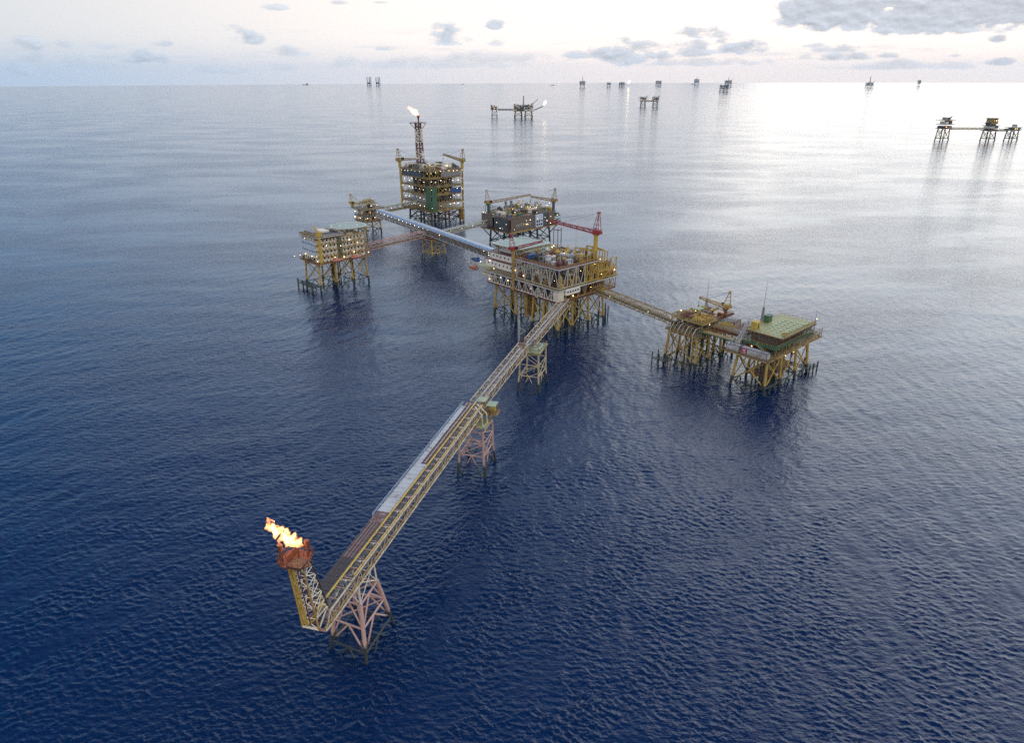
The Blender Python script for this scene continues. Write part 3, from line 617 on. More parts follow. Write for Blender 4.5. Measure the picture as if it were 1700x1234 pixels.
def flare_boom():
    t = thing('flare_boom', 'rusty upright lattice tower with yellow pipes under the nearest flare at the bridge end', 'flare tower', B3, Y3)
    A = [(-.35, -.6, .3), (-.35, -4.6, .3), (3.3, -5.0, 3.85), (3.3, -.6, 3.85)]; B = [(-2.4, -1.3, 18.9), (-2.4, -4.4, 18.9), (.2, -4.4, 18.9), (.2, -1.3, 18.9)]
    A = [Vector(p) for p in A]; B = [Vector(p) for p in B]; names = ['rust', 'rust', 'dark', 'dark']
    for a, b, m in zip(A, B, ['oldyellow', 'oldyellow', 'dark', 'rust']): part('leg', MB().tube(a, b, .24, 8, .18), m, t)
    mb = MB(); n = 6
    for j in range(n):
        for i in range(4):
            k = (i + 1) % 4; a0 = A[i].lerp(B[i], j / n); a1 = A[i].lerp(B[i], (j + 1) / n); c0 = A[k].lerp(B[k], j / n); c1 = A[k].lerp(B[k], (j + 1) / n)
            mb.tube(a1, c1, .1, 6); mb.tube(a0 if j % 2 else c0, c1 if j % 2 else a1, .1, 6)
    mb.tube(A[0], A[1], .3, 8); mb.tube(A[2], A[3], .2, 8); mb.tube(A[0], A[3], .18, 8); mb.tube(A[1], A[2], .18, 8)
    part('bracing', mb, 'cream', t)
    for (y, r) in ((-1.0, .3), (-1.9, .3), (-2.9, .13)):
        part('flare_pipe', MB().pipe([(7, y - 1.5, .9), (1.2, y - .3, .55), (-.55, y, 1.2), (-2.75, y - .3, 18.6)], r, 9), 'yellow' if r > .2 else 'rust', t)
    poly = [(-4.4, -1.0), (-3.6, .6), (.4, .9), (1.7, -.7), (1.5, -4.6), (-2.6, -5.9), (-4.2, -4.6)]
    pl = part('flare_platform', MB().prism(poly, 18.9, 19.2), 'rust', t)
    part('railing', MB().rail(poly, 19.2, 1.2, 1.1, .055), 'rust', pl)
    mb = MB().box(-4.2, -5.2, 19.2, -1.2, -2.0, 19.5)
    for a in poly: mb.tube((a[0] * .8, a[1] * .8 - .5, 18.9), (-1.1 + (a[0] + 1.1) * .25, -2.85 + (a[1] + 2.85) * .25, 16.6), .1, 5)
    part('platform_bracket', mb, 'dark', pl)
    for (x, y, h) in ((-3.2, -.4, 4.4), (.2, -4.3, 3.8)):
        s_ = part('flare_stack', MB().lathe((x, y, 19.2), (0, 0, 1), [(0, .32), (h - 1.2, .32), (h - 1.1, .5), (h, .55)], 10), 'rust', t)
        mb = MB()
        for k in range(4): an = k * math.pi / 2 + .5; mb.tube((x + math.cos(an) * 1.0, y + math.sin(an) * 1.0, 19.2), (x + math.cos(an) * .45, y + math.sin(an) * .45, 19.2 + h - .6), .07, 5)
        part('stack_guy', mb, 'rust', s_)
    part('wind_screen', MB().box(-3.3, -1.6, 19.2, .5, -1.5, 21.0).box(-1.0, -2.9, 19.2, -.7, -2.6, 22.2), 'rust', t)
    for k in range(7): z = 4 + 2 * k; 
    mb = MB(); a = A[2].lerp(B[2], .1) + Vector((.3, .6, 0)); b = B[2] + Vector((.3, .6, 0)); s_ = Vector((0, .4, 0))
    mb.tube(a, b, .05, 4); mb.tube(a + s_, b + s_, .05, 4)
    for k in range(34): p = a.lerp(b, k / 34); mb.tube(p, p + s_, .035, 4)
    part('ladder', mb, 'rust', t)
flare_boom()
def flame_mat(name, strength):
    m = bpy.data.materials.new(name); m.use_nodes = True; t = m.node_tree; t.nodes.clear(); g = NG(t)
    o = g.n('ShaderNodeOutputMaterial'); e = g.n('ShaderNodeEmission'); tc = g.n('ShaderNodeTexCoord')
    n = g.noise(tc.outputs['Object'], .9, 3, .6, .6)
    g.put(e.inputs['Color'], g.mix(g.step(n, .38, .62), (1, .20, .02, 1), (1, .46, .13, 1)))
    g.put(e.inputs['Strength'], g.m('MULTIPLY', g.step(n, .40, .60), strength))
    t.links.new(e.outputs[0], o.inputs['Volume']); return m
def flame(lab, loc, yaw, curve, mat, seed, light, group=None, licks=6):
    t = thing('flare_flame', lab, 'flame', loc, yaw, group); rng = random.Random(seed)
    def tongue(curve, name):
        vs = []; fs = []; n = 18; m = 34; cs = [Vector(c[:3]) for c in curve]; rs = [c[3] for c in curve]
        for i in range(m):
            u = i / (m - 1) * (len(cs) - 1); k = min(int(u), len(cs) - 2); f = u - k; f = f * f * (3 - 2 * f) * .5 + f * .5
            c = cs[k].lerp(cs[k + 1], f); r = rs[k] * (1 - f) + rs[k + 1] * f; d = (cs[k + 1] - cs[k]).normalized(); a = d.orthogonal().normalized(); b = d.cross(a)
            c = c + mnoise.noise_vector(c * .7 + Vector((seed, 0, 0))) * .35 * min(1, i / 6)
            for j in range(n):
                an = 2 * math.pi * j / n; v = a * math.cos(an) + b * math.sin(an)
                q = r * (1 + 1.0 * mnoise.noise((c + v * r) * .8 + Vector((seed * 3.1, 0, 0))) + .55 * mnoise.noise((c + v * r) * 2.2 + Vector((0, seed, 0)))); q = max(.04, q)
                vs.append(c + v * q)
        for i in range(m - 1):
            for j in range(n): fs.append((i * n + j, i * n + (j + 1) % n, (i + 1) * n + (j + 1) % n, (i + 1) * n + j))
        fs += [tuple(reversed(range(n))), tuple(range((m - 1) * n, m * n))]
        part(name, MB().add(vs, fs), mat, t, smooth=True)
    tongue(curve, 'flame_tongue')
    end = Vector(curve[-1][:3])
    for i in range(licks):
        c = curve[rng.randint(1, len(curve) - 1)]; p = Vector(c[:3]) + Vector((rng.uniform(-.6, .6), rng.uniform(-.6, .6), rng.uniform(.1, .5))) * c[3]; d = (end - Vector(curve[0][:3])).normalized() + Vector((rng.uniform(-.5, .5), rng.uniform(-.5, .5), rng.uniform(.1, .9)))
        r = c[3] * rng.uniform(.3, .5); tongue([(*p, r * .4), (*(p + d * r * 1.4), r), (*(p + d * r * 3.0), r * .6), (*(p + d * r * 4.2), .05)], 'flame_lick')
    ld = bpy.data.lights.new('flame_light', 'POINT'); ld.energy = light; ld.color = (1, .42, .13); ld.shadow_soft_size = 1.2
    lo = bpy.data.objects.new('flame_light', ld); COL.objects.link(lo); lo.parent = t; lo.location = Vector(curve[1][:3]) + Vector((0, 0, .4))
FM = flame_mat('flame_volume', 2.6); FMs = flame_mat('far_flame_volume', 2.0)
# wind carries the flames towards -x of the world and slightly up
FB = B3 + Vector((0, 0, 23.9))
flame('large ragged orange flame blowing left off the nearest flare tower', (B3.x, B3.y, 43.6), 0, [(3.6, -2.0, -.3, .35), (2.6, -1.9, .5, 1.0), (.9, -1.7, 1.3, 1.5), (-.6, -1.6, 2.3, 1.1), (-1.8, -1.4, 3.6, 1.1), (-2.5, -1.3, 4.9, .85), (-2.7, -1.2, 6.0, .1)], FM, 4, 420, licks=9)

# =================================================================== bridge supports
def frame_tower(lab, loc, yaw, hx, hy, ztop, zring, mat, deckmat, parts, group='small jackets standing under the bridges', bat=.1, r=.42, over=.6, name='bridge_support'):
    t = thing(name, lab, 'support tower', loc, yaw, group)
    for sx in (-1, 1):
        for sy in (-1, 1):
            x, y = sx * hx, sy * hy; k = 1 + bat * 2.2
            part('leg', MB().tube((x * k, y * k, -4), (x, y, zring), r, 9).tube((x, y, zring), (x * .97, y * .97, ztop), r, 9), mat, t)
    c = [(-hx, -hy), (hx, -hy), (hx, hy), (-hx, hy)]
    for (a, b) in zip(c, c[1:] + c[:1]):
        mb = MB(); k = 1 + bat * 1.6; a0 = (a[0], a[1], zring); b0 = (b[0], b[1], zring); m = Vector(a0).lerp(Vector(b0), .5)
        mb.tube(a0, b0, r * .55, 6)
        zm = zring + (ztop - zring) * .5
        mb.tube((a[0], a[1], zm), (b[0], b[1], zm), r * .4, 6); mb.tube((a[0], a[1], ztop - .4), (b[0], b[1], ztop - .4), r * .55, 6)
        mb.tube(a0, (b[0], b[1], zm), r * .42, 6); mb.tube((b[0], b[1], zm), (a[0], a[1], ztop), r * .42, 6)
        mb.tube(m, (a[0] * k, a[1] * k, -3), r * .5, 6); mb.tube(m, (b[0] * k, b[1] * k, -3), r * .5, 6)
        part('bracing', mb, mat, t)
    mb = MB()
    for i in range(4): mb.tube(Vector((*c[i], zring)).lerp(Vector((*c[(i + 1) % 4], zring)), .5), Vector((*c[(i + 1) % 4], zring)).lerp(Vector((*c[(i + 2) % 4], zring)), .5), r * .4, 6)
    part('ring_brace', mb, mat, t)
    if deckmat: deck(t, -hx - over, hx + over, -hy - over, hy + over, ztop + .9, deckmat, 'oldyellow', 'oldyellow', beam=.7)
    parts(t); return t
def jacket_near():
    t = thing('bridge_support', 'salmon pink four legged jacket under the near end of the flare bridge', 'support tower', (-38.0, 135.0, 0), Y3, 'small jackets standing under the bridges')
    tb = [(-6.4, 5.4), (-8.4, -5.4), (5.8, -5.8), (5.6, 5.0)]; tt = [(-4.4, 3.2), (-5.0, -3.4), (3.6, -3.4), (3.8, 3.0)]
    def P(i, z): k = z / 15.0; return Vector((tb[i][0] + (tt[i][0] - tb[i][0]) * k, tb[i][1] + (tt[i][1] - tb[i][1]) * k, z))
    for i in range(4): part('leg', MB().tube(P(i, -5), P(i, 5), .36, 12).tube(P(i, 5), P(i, 15), .5, 12), 'pinkleg', t)
    lv = [2.4, 8.6, 14.6]
    for i in range(4):
        k = (i + 1) % 4; mb = MB()
        for z in lv: mb.tube(P(i, z), P(k, z), .26, 8)
        for z0, z1 in zip(lv, lv[1:]):
            mb.tube(P(i, z0), P(k, z0).lerp(P(i, z0), .5).lerp(P(i, z1).lerp(P(k, z1), .5), 1), .24, 8); mb.tube(P(k, z0), P(i, z1).lerp(P(k, z1), .5), .24, 8)
        m = P(i, lv[0]).lerp(P(k, lv[0]), .5); mb.tube(m, P(i, -5), .22, 8); mb.tube(m, P(k, -5), .22, 8)
        part('bracing', mb, 'pinkleg', t)
    mb = MB()
    for z in lv[1:]: mb.tube(P(0, z), P(2, z), .2, 8); mb.tube(P(1, z), P(3, z), .2, 8)
    part('diagonal_brace', mb, 'pinkleg', t)
    for i in range(4):
        a = P(i, 15); b = Vector((a.x * .92, (3.45 if tt[i][1] > 0 else -3.2), 20.8)); part('upper_leg', MB().tube(a, b, .22, 8), 'cream', t)
    mb = MB()
    for i in range(4):
        k = (i + 1) % 4; a = P(i, 15); b = P(k, 15); q = Vector((b.x * .92, (3.45 if tt[k][1] > 0 else -3.2), 20.8)); q2 = Vector((a.x * .92, (3.45 if tt[i][1] > 0 else -3.2), 20.8))
        mb.tube(a, q, .13, 6); mb.tube(b, q2, .13, 6); mb.tube(q, q2, .16, 6)
    part('upper_bracing', mb, 'cream', t)
jacket_near()
def t2(t):
    part('landing_deck', MB().box(-5, -5.2, 18.4, 3.5, 3.8, 18.6), 'green', t)
    mb = MB(); z = 18.63
    for q in ((-4.4, -4.4, 2.6, -4.0), (-4.4, 1.0, 2.6, 1.4), (-4.4, -4.4, -4.0, 1.4), (2.2, -4.4, 2.6, 1.4)): mb.box(q[0], q[1], z, q[2], q[3], z + .02)
    part('deck_marking', mb, 'mark', t)
    deck(t, 3.2, 7.6, -6.6, 1.5, 20.5, 'warmdeck', 'oldyellow', 'rust')
    for (x, y, zz) in ((5.4, -.9, 24.6), (4.6, -4.7, 23.6)):
        h = part('shelter_roof', MB().box(x - 2.0, y - 1.7, zz, x + 2.0, y + 1.7, zz + .18), 'palegreen', t)
        part('post', MB().box(x - 1.8, y - 1.5, 20.5, x - 1.65, y - 1.35, zz).box(x + 1.65, y - 1.5, 20.5, x + 1.8, y - 1.35, zz).box(x - 1.8, y + 1.35, 20.5, x - 1.65, y + 1.5, zz).box(x + 1.65, y + 1.35, 20.5, x + 1.8, y + 1.5, zz), 'oldyellow', h)
    part('equipment_cabinet', MB().box(3.8, -1.6, 20.5, 6.2, .3, 22.6).box(4.2, -5.6, 20.5, 6.4, -3.8, 22.2), 'yellow', t)
    part('manifold', MB().pipe([(0, -4, 18.6), (0, -4, 21), (2, -4, 21), (2, -1, 21), (4, -1, 21.6)], .22, 8).pipe([(1, -5, 18.6), (1, -5, 20), (4, -5, 20.9)], .18, 8), 'oldyellow', t)
    part('loading_frame', MB().pipe([(-3.6, -3.8, 18.6), (-4.4, -3.8, 23.4), (-2.0, -.6, 25.2)], .18, 7).pipe([(-.6, -4.5, 18.6), (-1.4, -4.5, 22.8), (0, -.6, 25.2)], .18, 7), 'white', t)
    for y in (4.6, -1.6): 
        part('bridge_bearing', MB().box(-5.4, y - .4, 18.6, -4.6, y + .4, 21).box(4.6, y - .4, 18.6, 5.4, y + .4, 21), 'pink', t)
frame_tower('salmon lattice tower with pale green shelters where the flare bridge meets the middle bridge', (-12.8, 216.6, 0), Y3, 5.4, 4.4, 17.4, 7.6, 'pinkleg', None, t2)
def t3(t):
    mb = MB(); z = 19.73
    for q in ((-4.2, -4.2, 3.6, -3.6), (-4.2, 1.6, 3.6, 2.2), (-4.2, -4.2, -3.6, 2.2), (3.0, -4.2, 3.6, 2.2)): mb.box(q[0], q[1], z, q[2], q[3], z + .03)
    part('deck_marking', mb, 'mark', t)
    part('lattice_mast', MB().lattice((-1.5, 6.0, 18.8), (-1.5, 6.0, 36), .8, .3, 10, .035), 'ltgrey', t)
    mb = MB(); mb.tube((-1.5, 6, 36), (-1.5, 6, 39), .08, 5).bar((-1.5, 4.2, 18.7), (-1.5, 6.4, 18.7), .4).tube((-1.5, 6, 28), (3.5, 4.4, 25), .09, 5).tube((-1.5, 6, 25), (3.5, 4.4, 24.8), .09, 5); part('mast_brace', mb, 'ltgrey', t)
    part('bridge_bearing', MB().box(-5.6, 3.0, 19.7, -4.8, 4.4, 21.0).box(4.0, 3.0, 19.7, 4.8, 4.4, 21.0), 'pink', t)
    part('gangway', MB().box(-5.6, 2.6, 20.9, 5.0, 4.6, 21.1).rail([(-5.6, 2.6), (5.0, 2.6), (5.0, 4.9), (-5.6, 4.9)], 21.1, 1.1, 1.5, .06), 'redbrown', t)
frame_tower('cream lattice tower with a white outlined green landing deck between the two short bridges', (9.3, 287.0, 0), 72, 6.0, 4.4, 18.2, 7.3, 'beigeleg', 'palegreen', t3)
def walkb(lab, P0, P1, y, **k):
    t = lattice_bridge(lab, P0, P1, y, 4.5, 3.4, 'aged', 'pale open topped bridges leading to the flare', r=.12, top=True, railm='ltgrey',
        pipes=((1.6, .9, .38, 'ltgrey'), (.95, .75, .22, 'rust'), (-1.3, .6, .2, 'redbrown'), (-1.9, 1.4, .14, 'oldyellow')), **k)
    P0 = Vector((*P0, 0)); P1 = Vector((*P1, 0)); L = (P1 - P0).length; mb = MB()
    for i in range(int(L / 1.9)): x = 1 + i * 1.9; mb.box(x, -1.9, 1.5, x + .75, -.8, 1.75)
    part('pipe_support', mb, 'redbrown', t); part('cable_tray', MB().box(0, .3, .4, L, 2.1, .5), 'bluewhite', t)
    return t
walkb('pale lattice bridge between the pink tower and the cream tower', (-12.6, 219.6), (4.9, 271.5 + 5), 21.4, bays=16)
walkb('pale lattice bridge rising from the cream tower to the corner of the central platform', (7.6, 281.5), (27.0, 340.5), 21.4, bays=18)

# =================================================================== central platform
FMn = (24.4, 349.2)
def central():
    rng = random.Random(11)
    t = thing('oil_platform', 'large central production platform with crowded decks on many yellow legs', 'platform', (FMn[0], FMn[1], 0), YAW, None)
    jacket(t, (1.5, 12.5, 25, 37), (1.5, 12, 20), 19.0, 'yleg', .05, .62, (3.5,), 'X', conductors=16, rng=rng, br=.28)
    jacket(t, (3, 15), (36, 53), 19.0, 'yleg', .05, .75, (3.5,), 'X', br=.3, conductors=4, rng=rng)
    mb = MB()
    for x in (33, 36, 39, 42, 45, 47): mb.tube((x, 3 + (x % 2) * 2, -4), (x, 3 + (x % 2) * 2, rng.uniform(5, 12)), .35, 7)
    part('fender_pile', mb, 'darkleg', t)
    part('riser_caisson', MB().tube((9, 30, 3), (9, 30, 19), 1.1, 10).tube((6, 30, 3), (6, 30, 19), .9, 10).box(5, 29, 5, 13, 32, 17), 'oldyellow', t)
    deck(t, 0, 46, 0, 57, 20.0, 'rust', 'redbrown', 'oldyellow'); deck(t, -1.2, 47, -1.2, 57, 26.8, 'warmdeck', 'ltgrey', 'yellow')
    deck(t, -.5, 31, -.5, 33, 38.0, 'redbrown', 'ltgrey', 'yellow'); deck(t, 31.3, 46.5, 0, 22, 31.5, 'oldyellow', 'yellow', 'yellow')
    # perimeter trusses between decks
    frame(t, (0, 0), (0, 56), 20, 26, 11, 'white', .22, 'V'); frame(t, (0, 0), (46, 0), 20, 26, 9, 'oldyellow', .2, 'W')
    frame(t, (0, 0), (0, 32.5), 26.9, 37.4, 5, 'ltgrey', .27, 'W'); frame(t, (0, 0), (20, 0), 26.9, 37.4, 3, 'ltgrey', .27, 'V'); frame(t, (20.3, 0), (46, 0), 26.9, 37.2, 5, 'yellow', .24, 'X')
    frame(t, (30.8, .4), (30.8, 32.5), 26.9, 37.4, 5, 'oldyellow', .24, 'W'); frame(t, (46, .3), (46, 22), 26.9, 31.0, 4, 'yellow', .2, 'X')
    part('corner_module', MB().box(-1.0, -1.0, 20.4, 3.2, 2.8, 26.0), 'cream', t)
    part('control_cabin', MB().box(4, -1.6, 23.2, 15, .8, 26.5), 'white', t)
    windows(t, 'x', -1.6, 4.6, 14.5, 24.9, 1, 1, 5, 1.1, .9)
    # living quarters under the helideck
    lq = part('living_quarters', MB().box(6, 40, 26.8, 30, 66, 31.2).box(8, 42, 31.2, 29, 64, 35.2).box(12, 45, 35.2, 28, 60, 38.6), 'white', t)
    part('roof_edge', MB().box(5.7, 39.7, 30.9, 30.3, 66.3, 31.3).box(7.7, 41.7, 35.0, 29.3, 64.3, 35.3), 'redbrown', lq)
    windows(lq, 'y', 6, 42, 65, 29, 1, 4, 7); windows(lq, 'y', 8, 43, 63, 33.2, 1, 4, 6); windows(lq, 'x', 40, 8, 29, 29, 1, 4, 6); windows(lq, 'x', 42, 10, 28, 33.2, 1, 4, 5)
    deck(t, 2, 31, 57.5, 70, 26.8, 'green', 'ltgrey', 'white'); deck(t, 2.5, 8, 38.5, 66, 23.5, 'green', 'white', 'white')
    part('stores_house', MB().box(4, 57.8, 20.6, 14, 67, 25.4), 'cream', t)
    helideck(t, [(5, 37.5), (6.5, 36), (29.5, 36), (31, 37.5), (31, 58.5), (29.5, 60), (6.5, 60), (5, 58.5)], 41.2)
    for p in ((8, 42), (28, 42), (28, 58), (9, 58), (18, 43), (18, 59)): part('helideck_column', MB().tube((p[0], p[1], 31), (p[0], p[1], 40.8), .3, 8), 'oldyellow', t)
    part('helideck_walkway', MB().box(8, 33.5, 39.6, 31, 36.0, 39.8), 'palegreen', t)
    # equipment
    clutter(t, 2, 44, 3, 36, 20.05, 5.2, rng, 6.5, .75, ['dark', 'grey', 'white', 'redbrown', 'dkgreen', 'oldyellow', 'ltgrey', 'blue'], .35)
    clutter(t, 1.5, 29, 2, 31, 26.9, 8.0, rng, 6.0, .85, ['dark', 'grey', 'ltgrey', 'white', 'oldyellow', 'dkgreen', 'cream', 'redbrown'], .4)
    clutter(t, 32, 45, 1, 21, 31.6, 6, rng, 4.5, .95, ['yellow', 'oldyellow', 'yellow', 'rust', 'ltgrey', 'dkgreen'], .7)
    clutter(t, 32, 45, 1, 30, 26.9, 4, rng, 5, .9, ['yellow', 'oldyellow', 'dkgreen', 'rust', 'grey'], .6)
    clutter(t, 2, 18, 2, 30, 38.05, 4.2, rng, 3.6, .97, ['grey', 'dark', 'ltgrey', 'redbrown', 'rust', 'cream', 'oldyellow', 'dkgreen', 'grey'], .45)
    clutter(t, 18, 30, 1, 30, 38.05, 6.0, rng, 3.6, .97, ['yellow', 'oldyellow', 'yellow', 'dkgreen', 'white', 'rust'], .6)
    clutter(t, 21, 45, -.2, 3, 26.9, 4.5, rng, 3, .9, ['yellow', 'oldyellow', 'rust', 'dkgreen'], .9)
    clutter(t, 2, 30, .5, 5, 26.9, 9, rng, 3.6, .8, ['oldyellow', 'dark', 'ltgrey', 'yellow', 'cream'], .7)
    clutter(t, .3, 3, 5, 32, 26.9, 8, rng, 3.2, .7, ['oldyellow', 'dark', 'ltgrey', 'rust'], .7)
    clutter(t, .5, 4, 4, 54, 20.05, 5, rng, 3.4, .8, ['white', 'oldyellow', 'dark', 'rust', 'dkgreen', 'blue'], .6)
    for (x0, z1) in ((22, 44.5), (27, 43.5), (31.5, 44), (36, 42)):
        part('pipe_frame', MB().pipe([(x0, .3, 27), (x0, .3, z1), (x0, 9, z1), (x0, 9, 38)], .28, 7).pipe([(x0 + 2.4, .3, 27), (x0 + 2.4, .3, z1 - 1), (x0 + 2.4, 12, z1 - 1), (x0 + 2.4, 12, 38)], .25, 7), 'yellow', t)
    part('vent_house', MB().box(14, 6, 38, 19.5, 12, 41.2).box(6, 12, 38, 9, 18, 40.6), 'grey', t)
    stairs(t, (46.6, 2, 20), (46.6, 9, 26.8)); stairs(t, (-1.9, 14, 20), (-1.9, 22, 26.8), 'ltgrey'); stairs(t, (31.6, -1, 26.8), (42, -1, 31.5))
    for p in ((8, 20, 43), (22, 24, 46), (4, 3, 42)): whip(t, (p[0], p[1], 38), p[2] - 32)
    whip(t, (34, 20, 31.5), 20)
    for (x, y, z, wm) in ((-1.4, 50, 29, 0), (-1.4, 44, 25, 0), (-1.4, 38, 24.5, 1), (-1.2, 32, 31.5, 1), (-.8, 20, 23.5, 0), (-.8, 26, 29.5, 1), (3, 6, 30, 0), (10, -1.3, 22, 1), (24, -1.2, 24, 1), (33, -.6, 29.5, 1), (44, -.6, 30, 1), (-1.4, 54, 22, 1),
          (30, 33.6, 40.0, 1), (31.2, 36, 38.6, 1), (5.6, 62, 30.4, 0), (5.4, 70.2, 28.2, 0), (12, 70.3, 31, 0), (16, 5, 18.6, 1), (5, 13, 18.7, 0), (20, 3, 33, 1), (27, -.7, 36.2, 1), (12, 8, 43, 0), (38, 5, 36, 1), (46.8, 10, 28, 1)):
        lamp(t, (x, y, z), bool(wm), .45)
    return t
central()
crane('dark red crane with a long level boom over the central platform', L2W(FMn, 29.8, 1.8, 38), 42 + 93, 13.5, 33, 3, 'red', 'yellow', 1.15, 'cranes with lattice booms', 9)
crane('small dark red crane beside the living quarters of the central platform', L2W(FMn, -1.6, 33.5, 20.0), 42 - 18, 22.5, 17, 8, 'red', 'oldyellow', .9, 'cranes with lattice booms', 6)
lifeboat('salmon lifeboat at the far left end of the central platform', L2W(FMn, 2.2, 72.6, 23.2), YAW + 90, 'salmon', 'lifeboats hanging from the platforms')
lifeboat('dark blue lifeboat above the salmon one on the central platform', L2W(FMn, 4.6, 73.6, 27.6), YAW + 90, 'blue', 'lifeboats hanging from the platforms')
for i, (x, y, lx, m, lab) in enumerate(((2, 24, 6, 'blue', 'blue container on the upper deck of the central platform near the left crane'), (10, 25, 6, 'grey', 'grey container behind the blue one on the central upper deck'), (9, 2.5, 4.5, 'palesheet', 'pale box container by the near edge of the central upper deck'))):
    container(lab, L2W(FMn, x, y, 38.01 + .02), YAW, lx, 2.4, 2.6, m, group='containers standing on the decks')

# =================================================================== twin wellhead platforms on the right
FE = (110.8, 276.1)
def right_platform():
    rng = random.Random(23)
    t = thing('oil_platform', 'right wellhead platform with a worn green roof deck and slanting yellow legs', 'platform', (FE[0], FE[1], 0), YAW, None)
    jacket(t, (1.5, 14, 27, 38), (1.5, 15.5), 15.6, 'yleg', .085, .62, (2.6,), 'X', conductors=16, rng=rng, br=.3)
    deck(t, -3, 46.5, -1, 20, 17, 'warmdeck', 'oldyellow', 'oldyellow'); deck(t, 2.8, 36, -.8, 16, 21.4, 'dkgreen', 'dkgreen', 'green')
    deck(t, 4, 34.4, -2.5, 14.5, 26.3, 'green', 'rust', 'oldyellow', beam=.8)
    frame(t, (5, -.5), (34, -.5), 21.5, 26, 8, 'redbrown', .14, '/'); frame(t, (5, -.5), (5, 14), 21.5, 26, 4, 'redbrown', .14, '/')
    frame(t, (3, -.9), (46, -.9), 17.1, 21, 14, 'oldyellow', .12, '/'); frame(t, (3, 19.5), (46, 19.5), 17.1, 21, 10, 'oldyellow', .12, '/')
    part('blast_wall', MB().box(6, 1.5, 21.5, 33, 1.7, 25.2).box(6, 1.5, 21.5, 6.2, 13, 25.2), 'brownclad', t)
    clutter(t, 8, 33, 2.5, 13, 21.5, 3.6, rng, 4.5, .8, ['rust', 'dark', 'grey', 'oldyellow', 'cream'], .5)
    clutter(t, 3, 35, 2, 15, 17.1, 3.2, rng, 4.5, .8, ['rust', 'dark', 'grey', 'oldyellow', 'dkgreen'], .5)
    clutter(t, 36.5, 46, 1, 19, 17.1, 5.5, rng, 4, .95, ['oldyellow', 'yellow', 'rust', 'dark', 'grey'], .6)
    # roof deck hatches
    me = MB().box(-.75, -.75, 0, .75, .75, .16).box(-.6, -.6, .16, .6, .6, .22).mesh('hatch'); me.materials.append(M_['palegreen'])
    for i in range(7):
        for j in range(4):
            o = bpy.data.objects.new('hatch', me); COL.objects.link(o); o.parent = t; o.location = (10.5 + i * 2.9 + rng.uniform(-.1, .1), .3 + j * 2.7, 26.31)
    part('vent_hood', MB().box(9, -.6, 26.3, 11.4, .6, 27.1).box(7.6, -1.4, 26.3, 8.4, -.9, 28), 'yellow', t)
    hs = part('switch_house', MB().box(6.2, 11.2, 26.3, 9.6, 14.0, 29.6), 'yellow', t); part('door', MB().box(7.4, 11.12, 26.4, 8.4, 11.2, 28.6), 'dark', hs)
    part('green_hut', MB().box(18.2, 12.2, 26.3, 21.6, 14.6, 29.4).box(18.0, 12.0, 29.4, 21.8, 14.8, 29.6), 'dkgreen', t)
    part('roof_barrier', MB().rail([(4.2, -2.3), (34.2, -2.3)], 26.3, 1.3, 1.5, .09, False), 'oldyellow', t)
    mb = MB(); mb.tube((3.5, 17.5, 17), (3.5, 17.5, 22.2), .15, 6)
    vessel(t, (3.6, 17.2, 19.0), 4.5, 1.2, 'x', 'white', .5); vessel(t, (9, 17.2, 19), 3.2, .9, 'x', 'grey', .5)
    part('pipe_rack', MB().pipe([(-2, 16, 17), (-2, 16, 21.5), (8, 16.6, 24), (12, 17, 24)], .3, 8).pipe([(-2, 18, 17), (-2, 18, 20.5), (8, 18, 23)], .3, 8).pipe([(14, 16, 17), (14, 16, 24), (20, 16, 24)], .3, 8), 'grey', t)
    part('gantry', MB().lattice((-1, 15.5, 20.5), (13, 17.5, 29.0), 1.4, 1.4, 8, .08), 'ltgrey', t)
    stairs(t, (46.9, 3, 17), (36.2, 3, 21.4), 'oldyellow'); stairs(t, (2.2, 0, 17), (2.2, 8, 21.4), 'green')
    part('mast_tripod', MB().lattice((24.6, 18.5, 17), (24.6, 18.5, 31), 1.3, .6, 8, .08), 'grey', t); whip(t, (24.6, 18.5, 31), 13)
    whip(t, (35.5, -1.5, 21.4), 11)
    part('boat_landing', MB().box(36, -2.5, 2.4, 44, 4, 2.7).bar((36, -2.5, -2), (36, -2.5, 5), .5).bar((44, -2.5, -2), (44, -2.5, 5), .5).bar((44, 4, -2), (44, 4, 5), .5).bar((40, -2.5, -2), (40, -2.5, 5), .5), 'darkleg', t)
    part('cellar_deck', MB().box(6, 3, 5.2, 30, 14, 5.5), 'rust', t)
    for p in ((12, -1.2, 16), (34.5, -2.4, 28.2), (30, 2, 19.8), (2, 10, 20), (6, 5, 15.4), (20, -1, 15.6)): lamp(t, p, True, .36)
right_platform()
c1 = container('long pale grey container with a magenta square on the corner of the right wellhead platform', L2W(FE, -2.6, 12.4, 17.03), YAW - 90, 12.4, 2.7, 3.1, 'palesheet', group='containers standing on the decks')
part('logo_panel', MB().box(.3, -.12, .35, 3.1, -.07, 2.9), 'magenta', c1)
mb = MB()
for q in ((1.1, 2.2, 2.4, 2.5), (1.1, 1.5, 1.4, 2.3), (1.1, 1.45, 2.3, 1.72), (2.05, .85, 2.35, 1.6), (1.1, .75, 2.35, 1.0)): mb.box(q[0], -.16, q[1], q[2], -.125, q[3])
part('logo_mark', mb, 'white', c1)
container('shorter pale grey container left of the one with the magenta square', L2W(FE, -2.6, 19.6, 17.03), YAW - 90, 6.4, 2.7, 3.0, 'palesheet', group='containers standing on the decks')
FW_ = L2W(FE, 0, 36.5)
